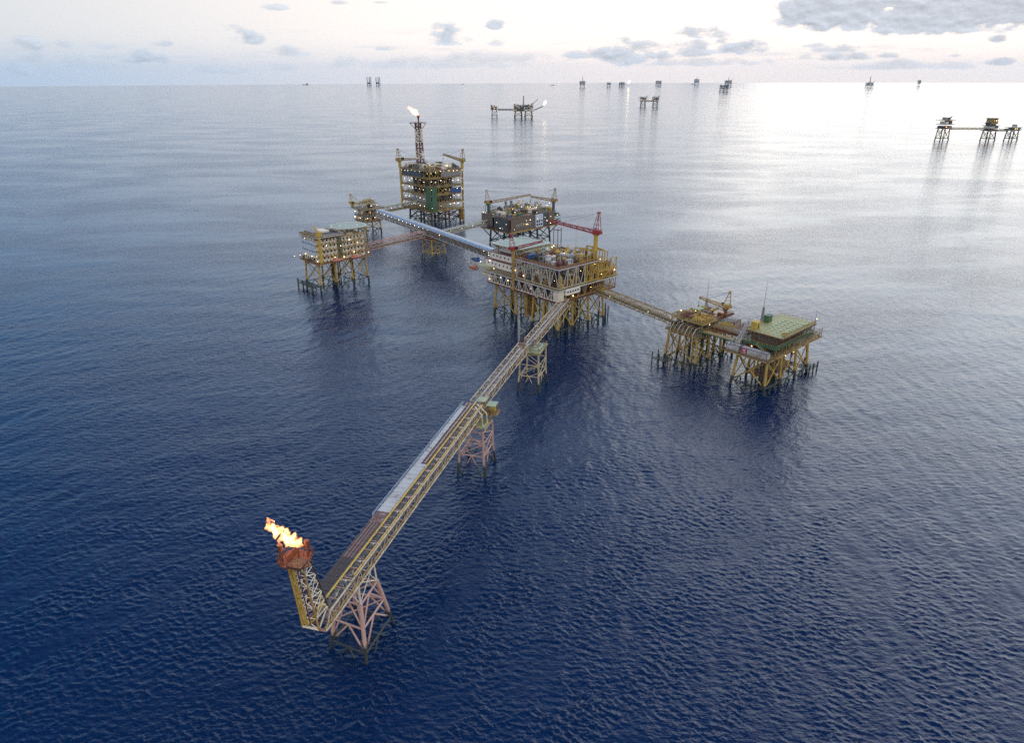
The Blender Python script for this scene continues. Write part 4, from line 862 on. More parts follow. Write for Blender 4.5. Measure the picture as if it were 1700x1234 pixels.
def left_well():
    rng = random.Random(31)
    t = thing('oil_platform', 'open wellhead platform with a tangle of yellow pipes next to the green roofed one', 'platform', (FW_[0], FW_[1], 0), YAW, None)
    jacket(t, (1, 11, 21, 31), (.5, 16), 16.6, 'yleg', .075, .6, (2.6,), 'X', conductors=14, rng=rng, br=.28)
    deck(t, 0, 35, -1, 18, 17.6, 'grate', 'oldyellow', 'oldyellow'); deck(t, 3.2, 15, -.5, 17, 23, 'warmdeck', 'yellow', 'yellow', beam=.6); deck(t, 15.4, 34, 2, 17.5, 21.2, 'redbrown', 'rust', 'oldyellow')
    for (x, y) in ((3.4, 0), (14.8, 0), (3.4, 16.8), (14.8, 16.8), (9, 0), (9, 16.8)): part('deck_column', MB().tube((x, y, 17.6), (x, y, 22.8), .22, 7), 'oldyellow', t)
    clutter(t, 4, 14.5, 0, 16.5, 23.05, 2.6, rng, 3.2, .95, ['yellow', 'yellow', 'oldyellow', 'rust'], .9)
    clutter(t, 1, 15, 0, 17, 17.65, 4.4, rng, 3.6, .9, ['dark', 'oldyellow', 'rust', 'redbrown', 'grey'], .7)
    clutter(t, 16, 33, 3, 17, 21.25, 2.8, rng, 3.6, .9, ['rust', 'oldyellow', 'yellow', 'grey', 'cream', 'redbrown'], .6)
    part('cross_pipe_bundle', MB().pipe([(4, 18, 23.8), (18, 18, 25)], .3, 7).pipe([(4, 17, 24.4), (18, 16.5, 25.8)], .25, 7), 'ltgrey', t)
    part('crane_platform', MB().box(25, .8, 21.2, 31, 6.5, 22.4), 'rust', t)
    part('roof_plate', MB().box(17, 11, 24.1, 21.5, 15, 24.3).box(17.1, 11.1, 21.2, 17.4, 11.4, 24.1).box(21.1, 14.6, 21.2, 21.4, 14.9, 24.1).box(17.1, 14.6, 21.2, 17.4, 14.9, 24.1).box(21.1, 11.1, 21.2, 21.4, 11.4, 24.1), 'palegreen', t)
    part('mast_tripod', MB().lattice((32.5, 17, 21.2), (32.5, 17, 25), 1.2, .5, 3, .07), 'grey', t); whip(t, (32.5, 17, 25), 12)
    for i in range(7): part('riser_pipe', MB().pipe([(-.8, 2 + i * 2.1, -4), (-.8, 2 + i * 2.1, 18), (-.8 + 2.5, 2 + i * 2.1, 20.5), (5, 2 + i * 2.1, 20.5)], .26, 7), 'oldyellow' if i % 2 else 'beigeleg', t)
    part('boat_landing', MB().box(-6, 12, 2.6, -1.2, 20, 2.9).bar((-6, 12, -2), (-6, 12, 6), .5).bar((-6, 16, -2), (-6, 16, 6), .5).bar((-6, 20, -2), (-6, 20, 6), .5).bar((-1.2, 20, -2), (-1.2, 20, 6), .5), 'darkleg', t)
    for p in ((12, 18, 23.6), (2, 17, 22.4), (31.4, 5, 23.4), (9, 8, 26.4), (8, -1, 22)): lamp(t, p, True, .38)
left_well()
crane('stubby yellow brown crane on the open wellhead platform with its boom to the left', L2W(FW_, 28, 3.4, 22.42), 42 + 118, 2.2, 12, 16, 'oldyellow', 'rust', 1.0, 'cranes with lattice booms', 6.0)
t = thing('link_deck', 'low pipe laden deck joining the two wellhead platforms on the right', 'bridge', L2W(FE, 0, 0, 0), YAW)
for (x0, x1, z, mt) in ((3.2, 6.4, 19.6, 'oldyellow'), (10.2, 17.2, 19.6, 'redbrown'), (20.5, 30, 18.6, 'rust')):
    deck(t, x0, x1, 19.6, 36.0, z, mt, 'dkgreen' if x0 < 5 else 'rust', 'oldyellow', beam=.7)
rr = random.Random(5)
for i in range(9): x = 10.6 + i * .8; part('pipe', MB().tube((x, 19.6, 20.1), (x, 36, 20.1), rr.choice((.12, .2, .28)), 7), rr.choice(('grey', 'oldyellow', 'rust', 'ltgrey')), t)
part('pipe', MB().tube((2.6, 19.6, 19.3), (2.6, 40, 19.3), .3, 8), 'dkgreen', t)
piperun(t, 11, 17, 26, 35, 20.2, 22.5, 6, 'yellow', rr); piperun(t, 21, 29, 21, 34, 18.7, 21.2, 7, 'grey', rr)
lattice_bridge('yellow railed bridge from the central platform to the right wellhead platforms', L2W(FMn, 30, 0)[:2], L2W(FW_, 3, 16)[:2], 19.6, 5.0, 3.2, 'oldyellow', pipes=((1.2, .6, .25, 'grey'), (.4, .6, .25, 'dkgreen'), (-1.9, .7, .2, 'ltgrey'), (1.9, 2.9, .12, 'yellow'), (-1.9, 2.9, .12, 'yellow')), lights=2)

# =================================================================== accommodation platform on the left
FA = (-125.0, 437.0)
def accommodation():
    rng = random.Random(41)
    t = thing('oil_platform', 'accommodation platform with white cabin storeys and a green helideck at the left', 'platform', (FA[0], FA[1], 0), YAW, None)
    jacket(t, (2, 13.5, 25, 36), (2, 20), 18.0, 'yleg', .06, .62, (3.2,), 'X', conductors=3, rng=rng, br=.26)
    part('boat_landing', MB().box(-4.5, 2, 2.8, 1, 22, 3.2).bar((-4.5, 2, -2), (-4.5, 2, 6), .7).bar((-4.5, 9, -2), (-4.5, 9, 6), .7).bar((-4.5, 15, -2), (-4.5, 15, 6), .7).bar((-4.5, 22, -2), (-4.5, 22, 6), .7).bar((-4.5, 2, 5), (-4.5, 22, 5), .4), 'darkleg', t)
    deck(t, -.5, 39, -1.5, 23.5, 18.8, 'rust', 'oldyellow', 'oldyellow')
    part('service_caisson', MB().tube((16.5, 12, -3), (16.5, 12, 18), 1.0, 10), 'darkleg', t)
    bd = part('cabin_block', MB().box(1.5, 2.2, 18.85, 16.5, 22.2, 34.2).box(19.2, 1.4, 18.85, 36.2, 20, 33.0).box(16.5, 6, 18.85, 19.2, 20, 32), 'cream', t)
    for k in range(4):
        z = 19.2 + k * 3.8
        me_c = part('gallery', MB().box(.4, .2, z + 3.2, 16.9, 2.2, z + 3.4).box(19.2, -.5, z + 3.2, 38, 1.4, z + 3.4), 'oldyellow', t)
        part('railing', MB().rail([(.5, .3), (16.8, .3)], z + 3.4, 1.1, 2, .06, False).rail([(19.3, -.4), (37.8, -.4)], z + 3.4, 1.1, 2, .06, False), 'oldyellow', me_c)
    for k in range(4): windows(bd, 'x', 2.2, 3, 15.8, 21.2 + 3.8 * k, 1, 1, 5, 1.0, 1.3); windows(bd, 'x', 1.4, 20, 35.4, 21.2 + 3.6 * k, 1, 1, 6, 1.0, 1.3)
    me = MB().lathe((0, 0, 0), (0, 0, 1), [(0, .8), (.9, .8), (1.3, .55), (1.5, .1)], 9).mesh('vent_pod'); me.materials.append(M_['white'])
    for k in range(4):
        for i in range(5):
            o = bpy.data.objects.new('vent_pod', me); COL.objects.link(o); o.parent = t; o.location = (3.6 + i * 2.7, 1.3, (18.8 if k == 0 else 19.2 + 3.8 * (k - 1) + 3.4) + .01)
        for i in range(4):
            o = bpy.data.objects.new('vent_pod', me); COL.objects.link(o); o.parent = t; o.location = (22 + i * 3.9, .4, (18.8 if k == 0 else 19.2 + 3.8 * (k - 1) + 3.4) + .01)
    for (z0, z1) in ((23.4, 27.2), (27.6, 32.2)): part('side_cladding', MB().box(1.25, 3, z0, 1.45, 22.0, z1), 'bluewhite', t)
    windows(t, 'y', 1.25, 4, 21.5, 25.6, 2, 4.3, 8, 1.0, .8)
    windows(t, 'y', 1.5, 4, 21.5, 20.9, 1, 4, 6, 1.0, 1.2)
    frame(t, (1, 2.8), (1, 22.5), 32.6, 35.6, 5, 'ltgrey', .14, 'W')
    deck(t, .5, 20, -1.8, 22.5, 35.8, 'dark', 'cream', 'cream', beam=.6)
    part('roof_house', MB().box(3, 8, 35.8, 9, 20, 37.4), 'grey', t); part('roof_house', MB().box(10, 10, 35.8, 16, 19, 36.9), 'cream', t)
    helideck(t, [(19, 14), (21, 5), (30, 1.5), (40, 2.5), (44, 10), (42.5, 20), (36, 25), (24, 24)], 37.6)
    for p in ((22, 6), (34, 4), (41, 12), (36, 20), (24, 20)): part('helideck_column', MB().tube((p[0], p[1], 32.5), (p[0], p[1], 37.2), .28, 7), 'oldyellow', t)
    part('scaffold_frame', MB().tube((36.8, -.8, 19), (36.8, -.8, 37), .25, 7).tube((30, -.8, 19), (37, -.8, 30), .2, 6).tube((20, -.8, 20), (34, -.8, 34), .2, 6), 'oldyellow', t)
    frame(t, (16.8, 1.8), (19.2, 1.0), 19, 33, 1, 'dkgreen', .2, 'X')
    part('crane_column', MB().tube((2.6, -1.2, 19), (2.6, -1.2, 36.4), .9, 10), 'yellow', t)
    part('crane_house', MB().prism([(1.2, -2.4), (4.2, -2.4), (4.6, .4), (1.0, .4)], 36.4, 39.2).tube((2.6, -1, 39), (1.4, 1.6, 43), .7, 8, .5), 'yellow', t)
    part('boom', MB().lattice((1, 1, 36.9), (-.3, 20, 36.6), 1.0, .6, 9, .08), 'oldyellow', t)
    clutter(t, -.2, 1.3, 3, 22, 18.85, 3.0, rng, 3.5, .9, ['blue', 'dark', 'rust', 'grey'], .3)
    clutter(t, 20, 36, 4, 18, 33.05, 2.8, rng, 4.5, .7, ['grey', 'dark', 'blue', 'cream', 'yellow'], .4)
    for (x, y, z, wm) in ((.2, -.6, 20.6, 1), (.6, .6, 23.4, 0), (12.4, -1.2, 21.6, 1), (19, -1.2, 20.6, 1), (17.8, 0, 28, 0), (30, -.8, 28.6, 1), (24, -.8, 31.2, 0), (37.4, -1.2, 20.8, 1), (.8, 8, 22.4, 0), (.8, 17, 22.5, 0), (-4.6, 22, 21, 1), (1, 16, 32.8, 1), (27, -.6, 22.6, 1), (8, .2, 29.6, 0), (-.2, 23, 20.6, 0)): lamp(t, (x, y, z), bool(wm), .48)
accommodation()
lifeboat('salmon lifeboat nearer the yellow crane on the accommodation platform', L2W(FA, 13.5, -2.8, 18.2), YAW, 'salmon', 'lifeboats hanging from the platforms')
lifeboat('salmon lifeboat below the helideck of the accommodation platform', L2W(FA, 27.0, -2.8, 18.2), YAW, 'salmon', 'lifeboats hanging from the platforms')

# =================================================================== tall process platform
FP = (-74.8, 655.5)
def process():
    rng = random.Random(53)
    t = thing('oil_platform', 'tall boxy process platform with tiers of lamps and a flare tower on top', 'platform', (FP[0], FP[1], 0), YAW, None)
    jacket(t, (2, 18, 35), (3, 20, 38), 12.0, 'darkleg', .04, .95, (3,), 'X', br=.4, skipmid=True)
    part('riser_guard', MB().box(34, -1.5, 1.5, 38, 3, 11).tube((36, -2, -3), (36, -2, 12), 1.0, 9), 'oldyellow', t)
    zs = (12.6, 20, 27.5, 35, 43, 49.5)
    for k, z in enumerate(zs): deck(t, -1 if k < 5 else 0, 38, -1, 47, z, 'grate' if k % 2 else 'warmdeck', 'oldyellow', 'oldyellow', beam=.8)
    for k, (z0, z1) in enumerate(zip(zs, zs[1:])):
        frame(t, (0, 0), (37, 0), z0, z1 - .7, 4, 'yellow' if k % 2 == 0 else 'oldyellow', .3, 'X' if k in (0, 2, 3) else 'V'); frame(t, (0, 0), (0, 46), z0, z1 - .7, 5, 'oldyellow', .24, 'W')
        clutter(t, 1, 36, 1.5, 13, z + .05, 5, rng, 6.3, .92, ['dark', 'dkgreen', 'grey', 'yellow', 'oldyellow', 'cream', 'slateclad'], .4)
        clutter(t, 1, 11, 14, 45, z + .05, 5, rng, 6.3, .92, ['dark', 'dkgreen', 'grey', 'yellow', 'oldyellow', 'slateclad', 'ltgrey'], .4)
        part('core_wall', MB().box(12, 14, z + .1, 36, 45, z1 - .3), 'slateclad', t)
    part('stair_tower', MB().box(.3, -1.6, 12.8, 6.2, -.9, 35).box(-1.6, -1.4, 14, -.9, 5.5, 35), 'dkgreen', t)
    part('wall_panel', MB().box(-1.2, 12, 43.2, -.8, 44, 48.6), 'slateclad', t); part('wall_panel', MB().box(-1.2, 4, 20.4, -.8, 30, 26.6), 'grey', t); part('wall_panel', MB().box(23, -1.3, 28, 35, -.9, 32.5), 'blue', t)
    part('wall_panel', MB().box(12, -1.25, 43.4, 35, -.9, 48.4), 'grey', t)
    part('gantry_bay', MB().tube((38.5, -.5, 12), (38.5, -.5, 46), .4, 8).tube((34.5, -2, 20), (34.5, -2, 44), .3, 8).tube((38.5, -.5, 30), (34.5, -2, 30), .3, 6).tube((38.5, -.5, 40), (34.5, -2, 40), .3, 6), 'white', t)
    part('end_column', MB().tube((38.8, 1, 12), (38.8, 1, 49.5), 1.0, 9), 'yellow', t); part('end_column', MB().tube((-1.0, 47, 12), (-1.0, 47, 49.5), 1.0, 9), 'yellow', t)
    clutter(t, 2, 36, 2, 44, 49.55, 4.5, rng, 6, .85, ['grey', 'dark', 'ltgrey', 'slateclad', 'cream', 'rust', 'white'], .3)
    part('hull_bracket', MB().tube((8, -.5, 6), (20, -.5, 12), .5, 7).tube((32, -.5, 6), (20, -.5, 12), .5, 7).tube((20, 0, 3), (20, 0, 12), .5, 7), 'rust', t)
    # floodlights in rows under each deck
    n = 0
    for k, z in enumerate(zs[:-1]):
        for i in range(8):
            if rng.random() < .78: lamp(t, (1 + i * 5 + rng.uniform(-1, 1), -1.3, z + rng.uniform(3.5, 6)), rng.random() < .35, .5)
        for i in range(8):
            if rng.random() < .78: lamp(t, (-1.3, 3 + i * 6 + rng.uniform(-1, 1), z + rng.uniform(3.5, 6)), rng.random() < .3, .5)
    for i in range(7): lamp(t, (1 + rng.uniform(0, 38), rng.uniform(0, 20), 52.5), False, .5)
    # flare tower
    c = (17, 38)
    tw = part('flare_tower', MB().lattice((c[0], c[1], 49.6), (c[0] - .5, c[1] + .5, 89), 6.4, 4.8, 12, .3), 'redbrown', t)
    part('tower_section', MB().lattice((c[0], c[1], 57), (c[0] - .3, c[1] + .3, 64), 6.5, 6.3, 2, .34).lattice((c[0], c[1], 72), (c[0] - .3, c[1] + .3, 84), 5.7, 5.2, 3, .32), 'white', tw)
    part('tower_platform', MB().box(c[0] - 6, c[1] - 5, 89, c[0] + 5, c[1] + 6, 89.6).tube((c[0] - 2.5, c[1] - 2.5, 84), (c[0] - 5.8, c[1] - 4.8, 89), .3, 5).tube((c[0] + 2.2, c[1] - 2.5, 84), (c[0] + 4.8, c[1] - 4.8, 89), .3, 5).tube((c[0] - 2.5, c[1] + 2.5, 84), (c[0] - 5.8, c[1] + 5.8, 89), .3, 5), 'rust', tw)
    part('flare_stack', MB().lathe((c[0], c[1], 50), (0, 0, 1), [(0, .7), (43, .7), (43.5, 1.2), (46, 1.2)], 9), 'rust', tw)
process()
px, py, _ = L2W(FP, 17, 38)
flame('small distant white orange flame on top of the tall flare tower', (px, py, 96.6), 0, [(.3, 0, -.5, .7), (-.8, 0, .8, 1.5), (-3.2, 0, 2.4, 2.0), (-5.6, 0, 4.0, 1.5), (-8, 0, 5.8, 1.1), (-9.6, 0, 7.0, .2)], FMs, 9, 600, licks=4)
crane('yellow crane on the left corner of the tall process platform', L2W(FP, -1.0, 47, 49.5), 42 + 10, 5.5, 26, -4, 'oldyellow', 'yellow', 1.4, 'cranes with lattice booms', 8)
crane('yellow crane on the right corner of the tall process platform', L2W(FP, 38.8, 1, 49.5), 42 + 85, 5.5, 32, 5, 'oldyellow', 'yellow', 1.4, 'cranes with lattice booms', 8)

# =================================================================== compression platform behind the centre
FC = (-2.0, 553.0)
def compression():
    rng = random.Random(61)
    t = thing('oil_platform', 'wide compression platform with brown and slate cladding panels behind the centre', 'platform', (FC[0], FC[1], 0), YAW, None)
    jacket(t, (5, 20, 36, 50), (5, 28), 13.6, 'darkleg', .05, .8, (3,), 'X', br=.35)
    for x in (5, 50): part('flared_strut', MB().tube((x, 5, 6), (x - 6, -1, 14), .4, 7).tube((x, 5, 6), (x + 4, -1, 14), .4, 7).tube((x, 28, 6), (x - 6, 32, 14), .4, 7), 'rust', t)
    deck(t, -1, 54, -1, 34, 14.6, 'rust', 'oldyellow', 'oldyellow', beam=1.2); deck(t, -.5, 53, -.5, 33, 25.2, 'grate', 'ltgrey', 'oldyellow')
    part('core_wall', MB().box(3, 3, 14.7, 50, 31, 24.6), 'slateclad', t)
    part('brown_panel', MB().box(1, -1.3, 14.4, 27, -.9, 25.4), 'brownclad', t); part('brown_panel', MB().box(43, -1.25, 16, 50, -.9, 25.6), 'brownclad', t)
    part('brown_panel', MB().box(-1.3, 19, 16.5, -.9, 32.5, 25.6), 'brownclad', t); part('slate_panel', MB().box(-1.25, .5, 14.8, -.9, 16.5, 25.2), 'slateclad', t); part('slate_panel', MB().box(37, -1.25, 15, 42, -.9, 25.8), 'slateclad', t)
    part('panel_trim', MB().box(.9, -1.4, 25.4, 27.1, -.85, 25.7).box(-1.4, .4, 25.2, -.85, 16.6, 25.5).box(-1.4, 18.9, 25.6, -.85, 32.6, 25.9).box(-1.5, -1.5, 14.2, -.9, -.9, 25.9), 'redbrown', t)
    part('bright_fascia', MB().box(1, -1.7, 13.6, 27, -1.2, 14.3), 'yellow', t)
    mk = MB()
    for i in range(7): x = 7 + i * 2.4; mk.box(x, -1.38, 17.6, x + .5, -1.3, 20.2); mk.box(x + (.5 if i % 2 else 0), -1.38, 19.0 + (i % 3) * .5, x + 1.5, -1.3, 19.5 + (i % 3) * .5)
    part('worn_lettering', mk, 'ltgrey', t)
    part('white_cabin', MB().box(28, -1.6, 15, 36.4, 4, 25.2), 'bluewhite', t); windows(t, 'x', -1.6, 28.6, 36, 17, 2, 2.6, 3, 1.6, 1.6)
    for (x0, x1, y0, y1, h, pal, cell) in ((1, 52, 1, 14, 5.0, ['dark', 'grey', 'dkgreen', 'oldyellow', 'yellow', 'cream', 'slateclad'], 5.2), (1, 52, 14, 32, 8.0, ['dark', 'grey', 'dkgreen', 'yellow', 'oldyellow', 'white', 'ltgrey'], 6)):
        clutter(t, x0, x1, y0, y1, 25.3, h, rng, cell, .92, pal, .4)
    clutter(t, 28, 50, -.5, 3, 14.7, 8, rng, 4, .9, ['dkgreen', 'red', 'grey', 'oldyellow'], .6); clutter(t, -1, 1, 1, 18, 14.7, 7, rng, 4, .6, ['dkgreen', 'grey', 'dark'], .6)
    deck(t, 50, 57, -2, 8, 17, 'grate', 'dkgreen', 'dkgreen'); deck(t, 50, 56, -2, 8, 22, 'grate', 'dkgreen', 'dkgreen'); clutter(t, 50.5, 56, -1.5, 7, 17.1, 4, rng, 3.5, 1, ['dkgreen', 'grey'], .7); clutter(t, 50.5, 56, -1.5, 7, 22.1, 3, rng, 3.5, 1, ['dkgreen', 'grey'], .7)
    part('boat_landing', MB().bar((54, -2, -3), (54, -2, 11), .6).bar((54, 3, -3), (54, 3, 11), .6).bar((54, -2, 9), (54, 3, 9), .5).bar((58, -2, -3), (58, -2, 11), .6).bar((54, -2, 9), (58, -2, 9), .5), 'darkleg', t)
    for x in (18, 24, 33, 38): part('exhaust_stack', MB().lathe((x, 24, 25.3), (0, 0, 1), [(0, .9), (7, .9), (7.4, 1.2), (9, 1.2)], 9), rng.choice(('ltgrey', 'white', 'grey')), t)
    for i in range(34):
        if rng.random() < .5: p = (rng.uniform(0, 53), -1.8, rng.choice((16.5, 19, 22, 27)))
        elif rng.random() < .4: p = (-1.8, rng.uniform(0, 32), rng.choice((17, 21, 27)))
        else: p = (rng.uniform(2, 52), rng.uniform(1, 22), rng.uniform(28, 33))
        lamp(t, p, rng.random() < .4, .46)
compression()
crane('yellow crane at the left end of the compression platform with a long raised boom', L2W(FC, 6, 32, 25.2), 42 - 35, 7.5, 34, 9, 'oldyellow', 'slateclad', 1.2, 'cranes with lattice booms', 8)
crane('yellow crane at the right end of the compression platform', L2W(FC, 52, 2, 25.2), 42 + 100, 7.5, 22, 2, 'oldyellow', 'slateclad', 1.2, 'cranes with lattice booms', 8)
container('blue box on the roof edge of the compression platform', L2W(FC, 2, 3.2, 25.24), YAW, 5, 2.6, 2.6, 'blue', group='containers standing on the decks')

# =================================================================== small wellhead platform, far left
FWh = (-129.0, 613.5)
def small_well():
    rng = random.Random(71)
    t = thing('oil_platform', 'small yellow wellhead platform with a crane at the far left', 'platform', (FWh[0], FWh[1], 0), YAW, None)
    jacket(t, (1.5, 16), (1.5, 15), 11.0, 'yleg', .04, .7, (3,), 'X', br=.28)
    deck(t, -.5, 18, -.5, 17, 11.8, 'rust', 'oldyellow', 'oldyellow'); deck(t, -.5, 17.5, -.5, 16.5, 16.6, 'grate', 'grey', 'oldyellow'); deck(t, -1.5, 20, -1.5, 20, 22.4, 'warmdeck', 'oldyellow', 'oldyellow'); deck(t, 4, 14, 2, 14, 27, 'grate', 'yellow', 'yellow')
    frame(t, (0, 0), (17, 0), 12, 22, 3, 'ltgrey', .2, 'X'); frame(t, (0, 0), (0, 16), 12, 22, 3, 'ltgrey', .2, 'X')
    for z, h in ((11.85, 4), (16.65, 5), (22.45, 4), (27.05, 3.6)): clutter(t, 1 if z < 22 else 4.5, 17 if z < 22 else 13.5, 1 if z < 22 else 2.5, 16 if z < 22 else 13.5, z, h, rng, 4, .95, ['yellow', 'oldyellow', 'dark', 'rust', 'grey', 'dkgreen', 'yellow'], .5)
    for q in ((4, 2), (14, 2), (4, 14), (14, 14)): part('deck_column', MB().tube((q[0], q[1], 22.4), (q[0], q[1], 26.8), .25, 6), 'yellow', t)
    for i in range(16): lamp(t, (rng.uniform(0, 17), -1.0, rng.choice((14.5, 19.5, 25))) if i % 2 else (-1.0, rng.uniform(0, 16), rng.choice((14.5, 19.5, 25))), rng.random() < .5, .45)
    whip(t, (2, 16, 22.4), 14); whip(t, (16, 16, 22.4), 12)
small_well()
crane('small yellow crane at the edge of the small wellhead platform', L2W(FWh, -.5, 18.6, 22.4), 42 - 70, 2.5, 10, 0, 'yellow', 'yellow', 1.15, 'cranes with lattice booms', 6)

# =================================================================== junction support and linking bridges
def jt(t):
    part('pier_cap', MB().box(-6, -6, 16.6, 6, 6, 17.6), 'rust', t)
    part('end_frame', MB().tube((-5, -4.5, 17.6), (-5, -4.5, 22), .35, 7).tube((5, -4.5, 17.6), (5, -4.5, 22), .35, 7), 'oldyellow', t)
frame_tower('yellow four legged support where the covered bridge is crossed by lattice bridges', (-59.5, 524.5, 0), YAW, 6.0, 6.0, 16.6, 6.2, 'yleg', None, jt, r=.5)
def covered_bridge():
    a = Vector((-114.5, 607.5, 17.8)); b = Vector((-11.5, 455.0, 17.8)); d = b - a; L = d.length
    t = thing('covered_bridge', 'long bridge with a ribbed silver roof crossing between the platforms', 'bridge', a, math.degrees(math.atan2(d.y, d.x)))
    W, H = 3.0, 4.6; n = 34
    for s_ in (-1, 1):
        mb = MB(); mb.tube((0, s_ * W, 0), (L, s_ * W, 0), .3, 7); mb.tube((0, s_ * W, H), (L, s_ * W, H), .25, 7)
        for i in range(n): x = L * i / n; x2 = L * (i + 1) / n; mb.tube((x, s_ * W, 0), (x, s_ * W, H), .16, 5); mb.tube((x if i % 2 else x2, s_ * W, 0), (x2 if i % 2 else x, s_ * W, H), .15, 5)
        part('truss_side', mb, 'ltgrey' if s_ < 0 else 'brownclad', t)
    vs = []; fs = []; m = 10; k = 60
    for i in range(k + 1):
        for j in range(m + 1):
            an = math.pi * j / m; rr = 1.0; vs.append((L * i / k, -math.cos(an) * (W + .2), H + .2 + math.sin(an) * 1.5))
    for i in range(k):
        for j in range(m): fs.append((i * (m + 1) + j, i * (m + 1) + j + 1, (i + 1) * (m + 1) + j + 1, (i + 1) * (m + 1) + j))
    rf = part('roof', MB().add(vs, fs), 'silver', t, smooth=True)
    mb = MB()
    for i in range(50):
        x = L * (i + .5) / 50; pts = [(x, -math.cos(math.pi * j / m) * (W + .27), H + .22 + math.sin(math.pi * j / m) * 1.56) for j in range(m + 1)]
        for p, q in zip(pts, pts[1:]): mb.bar(p, q, .14)
    part('roof_rib', mb, 'ltgrey', rf)
    part('floor', MB().box(0, -W, .3, L, W, .45), 'grate', t)
    for (y, z, r, mt) in ((-1.8, 1.1, .5, 'ltgrey'), (-1.9, 2.5, .35, 'grey'), (0, 1.0, .4, 'cream'), (1.8, 1.2, .5, 'grey')): part('pipe', MB().tube((0, y, z), (L, y, z), r, 8), mt, t)
    part('side_panel', MB().box(L * .45, -W - .12, 1.6, L - 3, -W + .05, H - .3), 'brownclad', t)
    for i in range(14): lamp(t, (L * (i + .4) / 26, -W - .3, H - .4), False, .42)
    for x in (L * .62, L - 2, L - 8): lamp(t, (x, -W - .3, H - .8), True, .45)
covered_bridge()
lattice_bridge('rusty pink lattice bridge from the accommodation platform to the junction support', L2W(FA, 38.5, 12)[:2], (-66.5, 519.0), 18.6, 4.2, 4.2, 'pink', pipes=((1, .6, .3, 'grey'), (-1, .6, .25, 'rust')), r=.17)
lattice_bridge('grey green bridge from the junction support to the compression platform', (-52.6, 530.2), L2W(FC, -1.5, 26)[:2], 17.6, 4.0, 3.4, 'ltgrey', pipes=((1, .6, .4, 'palegreen'), (-1, .6, .3, 'grey'), (0, 3.2, .3, 'palegreen')), r=.16, lights=4)
tb = lattice_bridge('yellow bridge with a pale green roof from the small wellhead platform to the tall one', L2W(FWh, 18, 8)[:2], L2W(FP, -1.2, 20)[:2], 16.0, 4.6, 4.6, 'oldyellow', pipes=((1, .6, .4, 'rust'), (-1, .6, .4, 'grey')), r=.2, lights=5)
part('roof', MB().box(0, -2.6, 4.8, 62, 2.6, 5.0), 'palegreen', tb)

# =================================================================== far platforms and ships towards the horizon
def far_rig(label, x, y, yaw, wd, dp, zd, zt, seed, derrick=0, boom=0, cols=2, roofw=1.0, cat='platform', mats=('oldyellow', 'grey', 'dkgreen', 'dark'), group='far platforms scattered towards the horizon', crane_=True):
    rng = random.Random(seed); t = thing('offshore_platform', label, cat, (x, y, 0), yaw, group)
    xs = [-wd / 2 + wd * (i + .5) / cols for i in range(cols)]
    for cx in xs:
        for sx in (-1, 1):
            for sy in (-1, 1): part('leg', MB().tube((cx + sx * wd / cols * .36, sy * dp * .42, -4), (cx + sx * wd / cols * .28, sy * dp * .36, zd), wd * .022 + .6, 6), 'darkleg' if rng.random() < .6 else 'yleg', t)
        mb = MB(); q = wd / cols * .32
        for sy in (-1, 1):
            mb.tube((cx - q, sy * dp * .38, 3), (cx + q, sy * dp * .38, zd - 2), .5, 4); mb.tube((cx + q, sy * dp * .38, 3), (cx - q, sy * dp * .38, zd - 2), .5, 4); mb.tube((cx - q, sy * dp * .4, 4), (cx + q, sy * dp * .4, 4), .6, 4)
        for sx in (-1, 1): mb.tube((cx + sx * q, -dp * .4, 4), (cx + sx * q, dp * .4, 4), .6, 4); mb.tube((cx + sx * q, -dp * .4, 4), (cx + sx * q, dp * .36, zd), .5, 4)
        part('bracing', mb, 'darkleg', t)
    n = max(2, round((zt - zd) / 7))
    for k in range(n + 1):
        z = zd + (zt - zd) * k / n; f = 1 + (roofw - 1) * k / n
        part('deck', MB().box(-wd / 2 * f, -dp / 2, z - .5, wd / 2 * f, dp / 2, z + .4), mats[k % 2], t)
        if k < n:
            h = (zt - zd) / n
            for i in range(max(2, int(wd / 10))):
                a = -wd / 2 * .92 + wd * .92 * i / max(2, int(wd / 10)); b = a + wd / max(2, int(wd / 10)) * rng.uniform(.6, .88)
                part('module', MB().box(a, -dp * .44, z + .4, b, dp * rng.uniform(0, .4), z + h * rng.uniform(.6, .93)), rng.choice(mats + ('cream', 'slateclad', 'rust')), t)
    for i in range(max(2, int(wd / 12))):
        a = rng.uniform(-wd / 2, wd / 2 - 4); part('roof_module', MB().box(a, -4, zt + .4, a + rng.uniform(3, 7), 4, zt + rng.uniform(2, 6)), rng.choice(mats + ('cream', 'slateclad')), t)
    if crane_: part('crane_boom', MB().lattice((wd * .38, 0, zt), (wd * .38 + wd * .32, 0, zt + wd * .26), 1.8, 1, 5, .28).tube((wd * .38, 0, zt - 3), (wd * .38, 0, zt + 5), 1.0, 6), 'oldyellow', t)
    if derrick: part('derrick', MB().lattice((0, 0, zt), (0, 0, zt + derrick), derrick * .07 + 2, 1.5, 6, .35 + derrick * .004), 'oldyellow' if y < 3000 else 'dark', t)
    if boom: part('flare_boom', MB().lattice((wd / 2, 0, zd + 2), (wd / 2 + boom, 0, zd + 2 + boom * .42), 2.6, 1.6, 8, .35), 'dark', t)
    for i in range(2): lamp(t, (rng.uniform(-wd / 2, wd / 2), -dp / 2 - .5, zd + 4), True, .9 * max(1, y / 2500) ** .4)
    return t
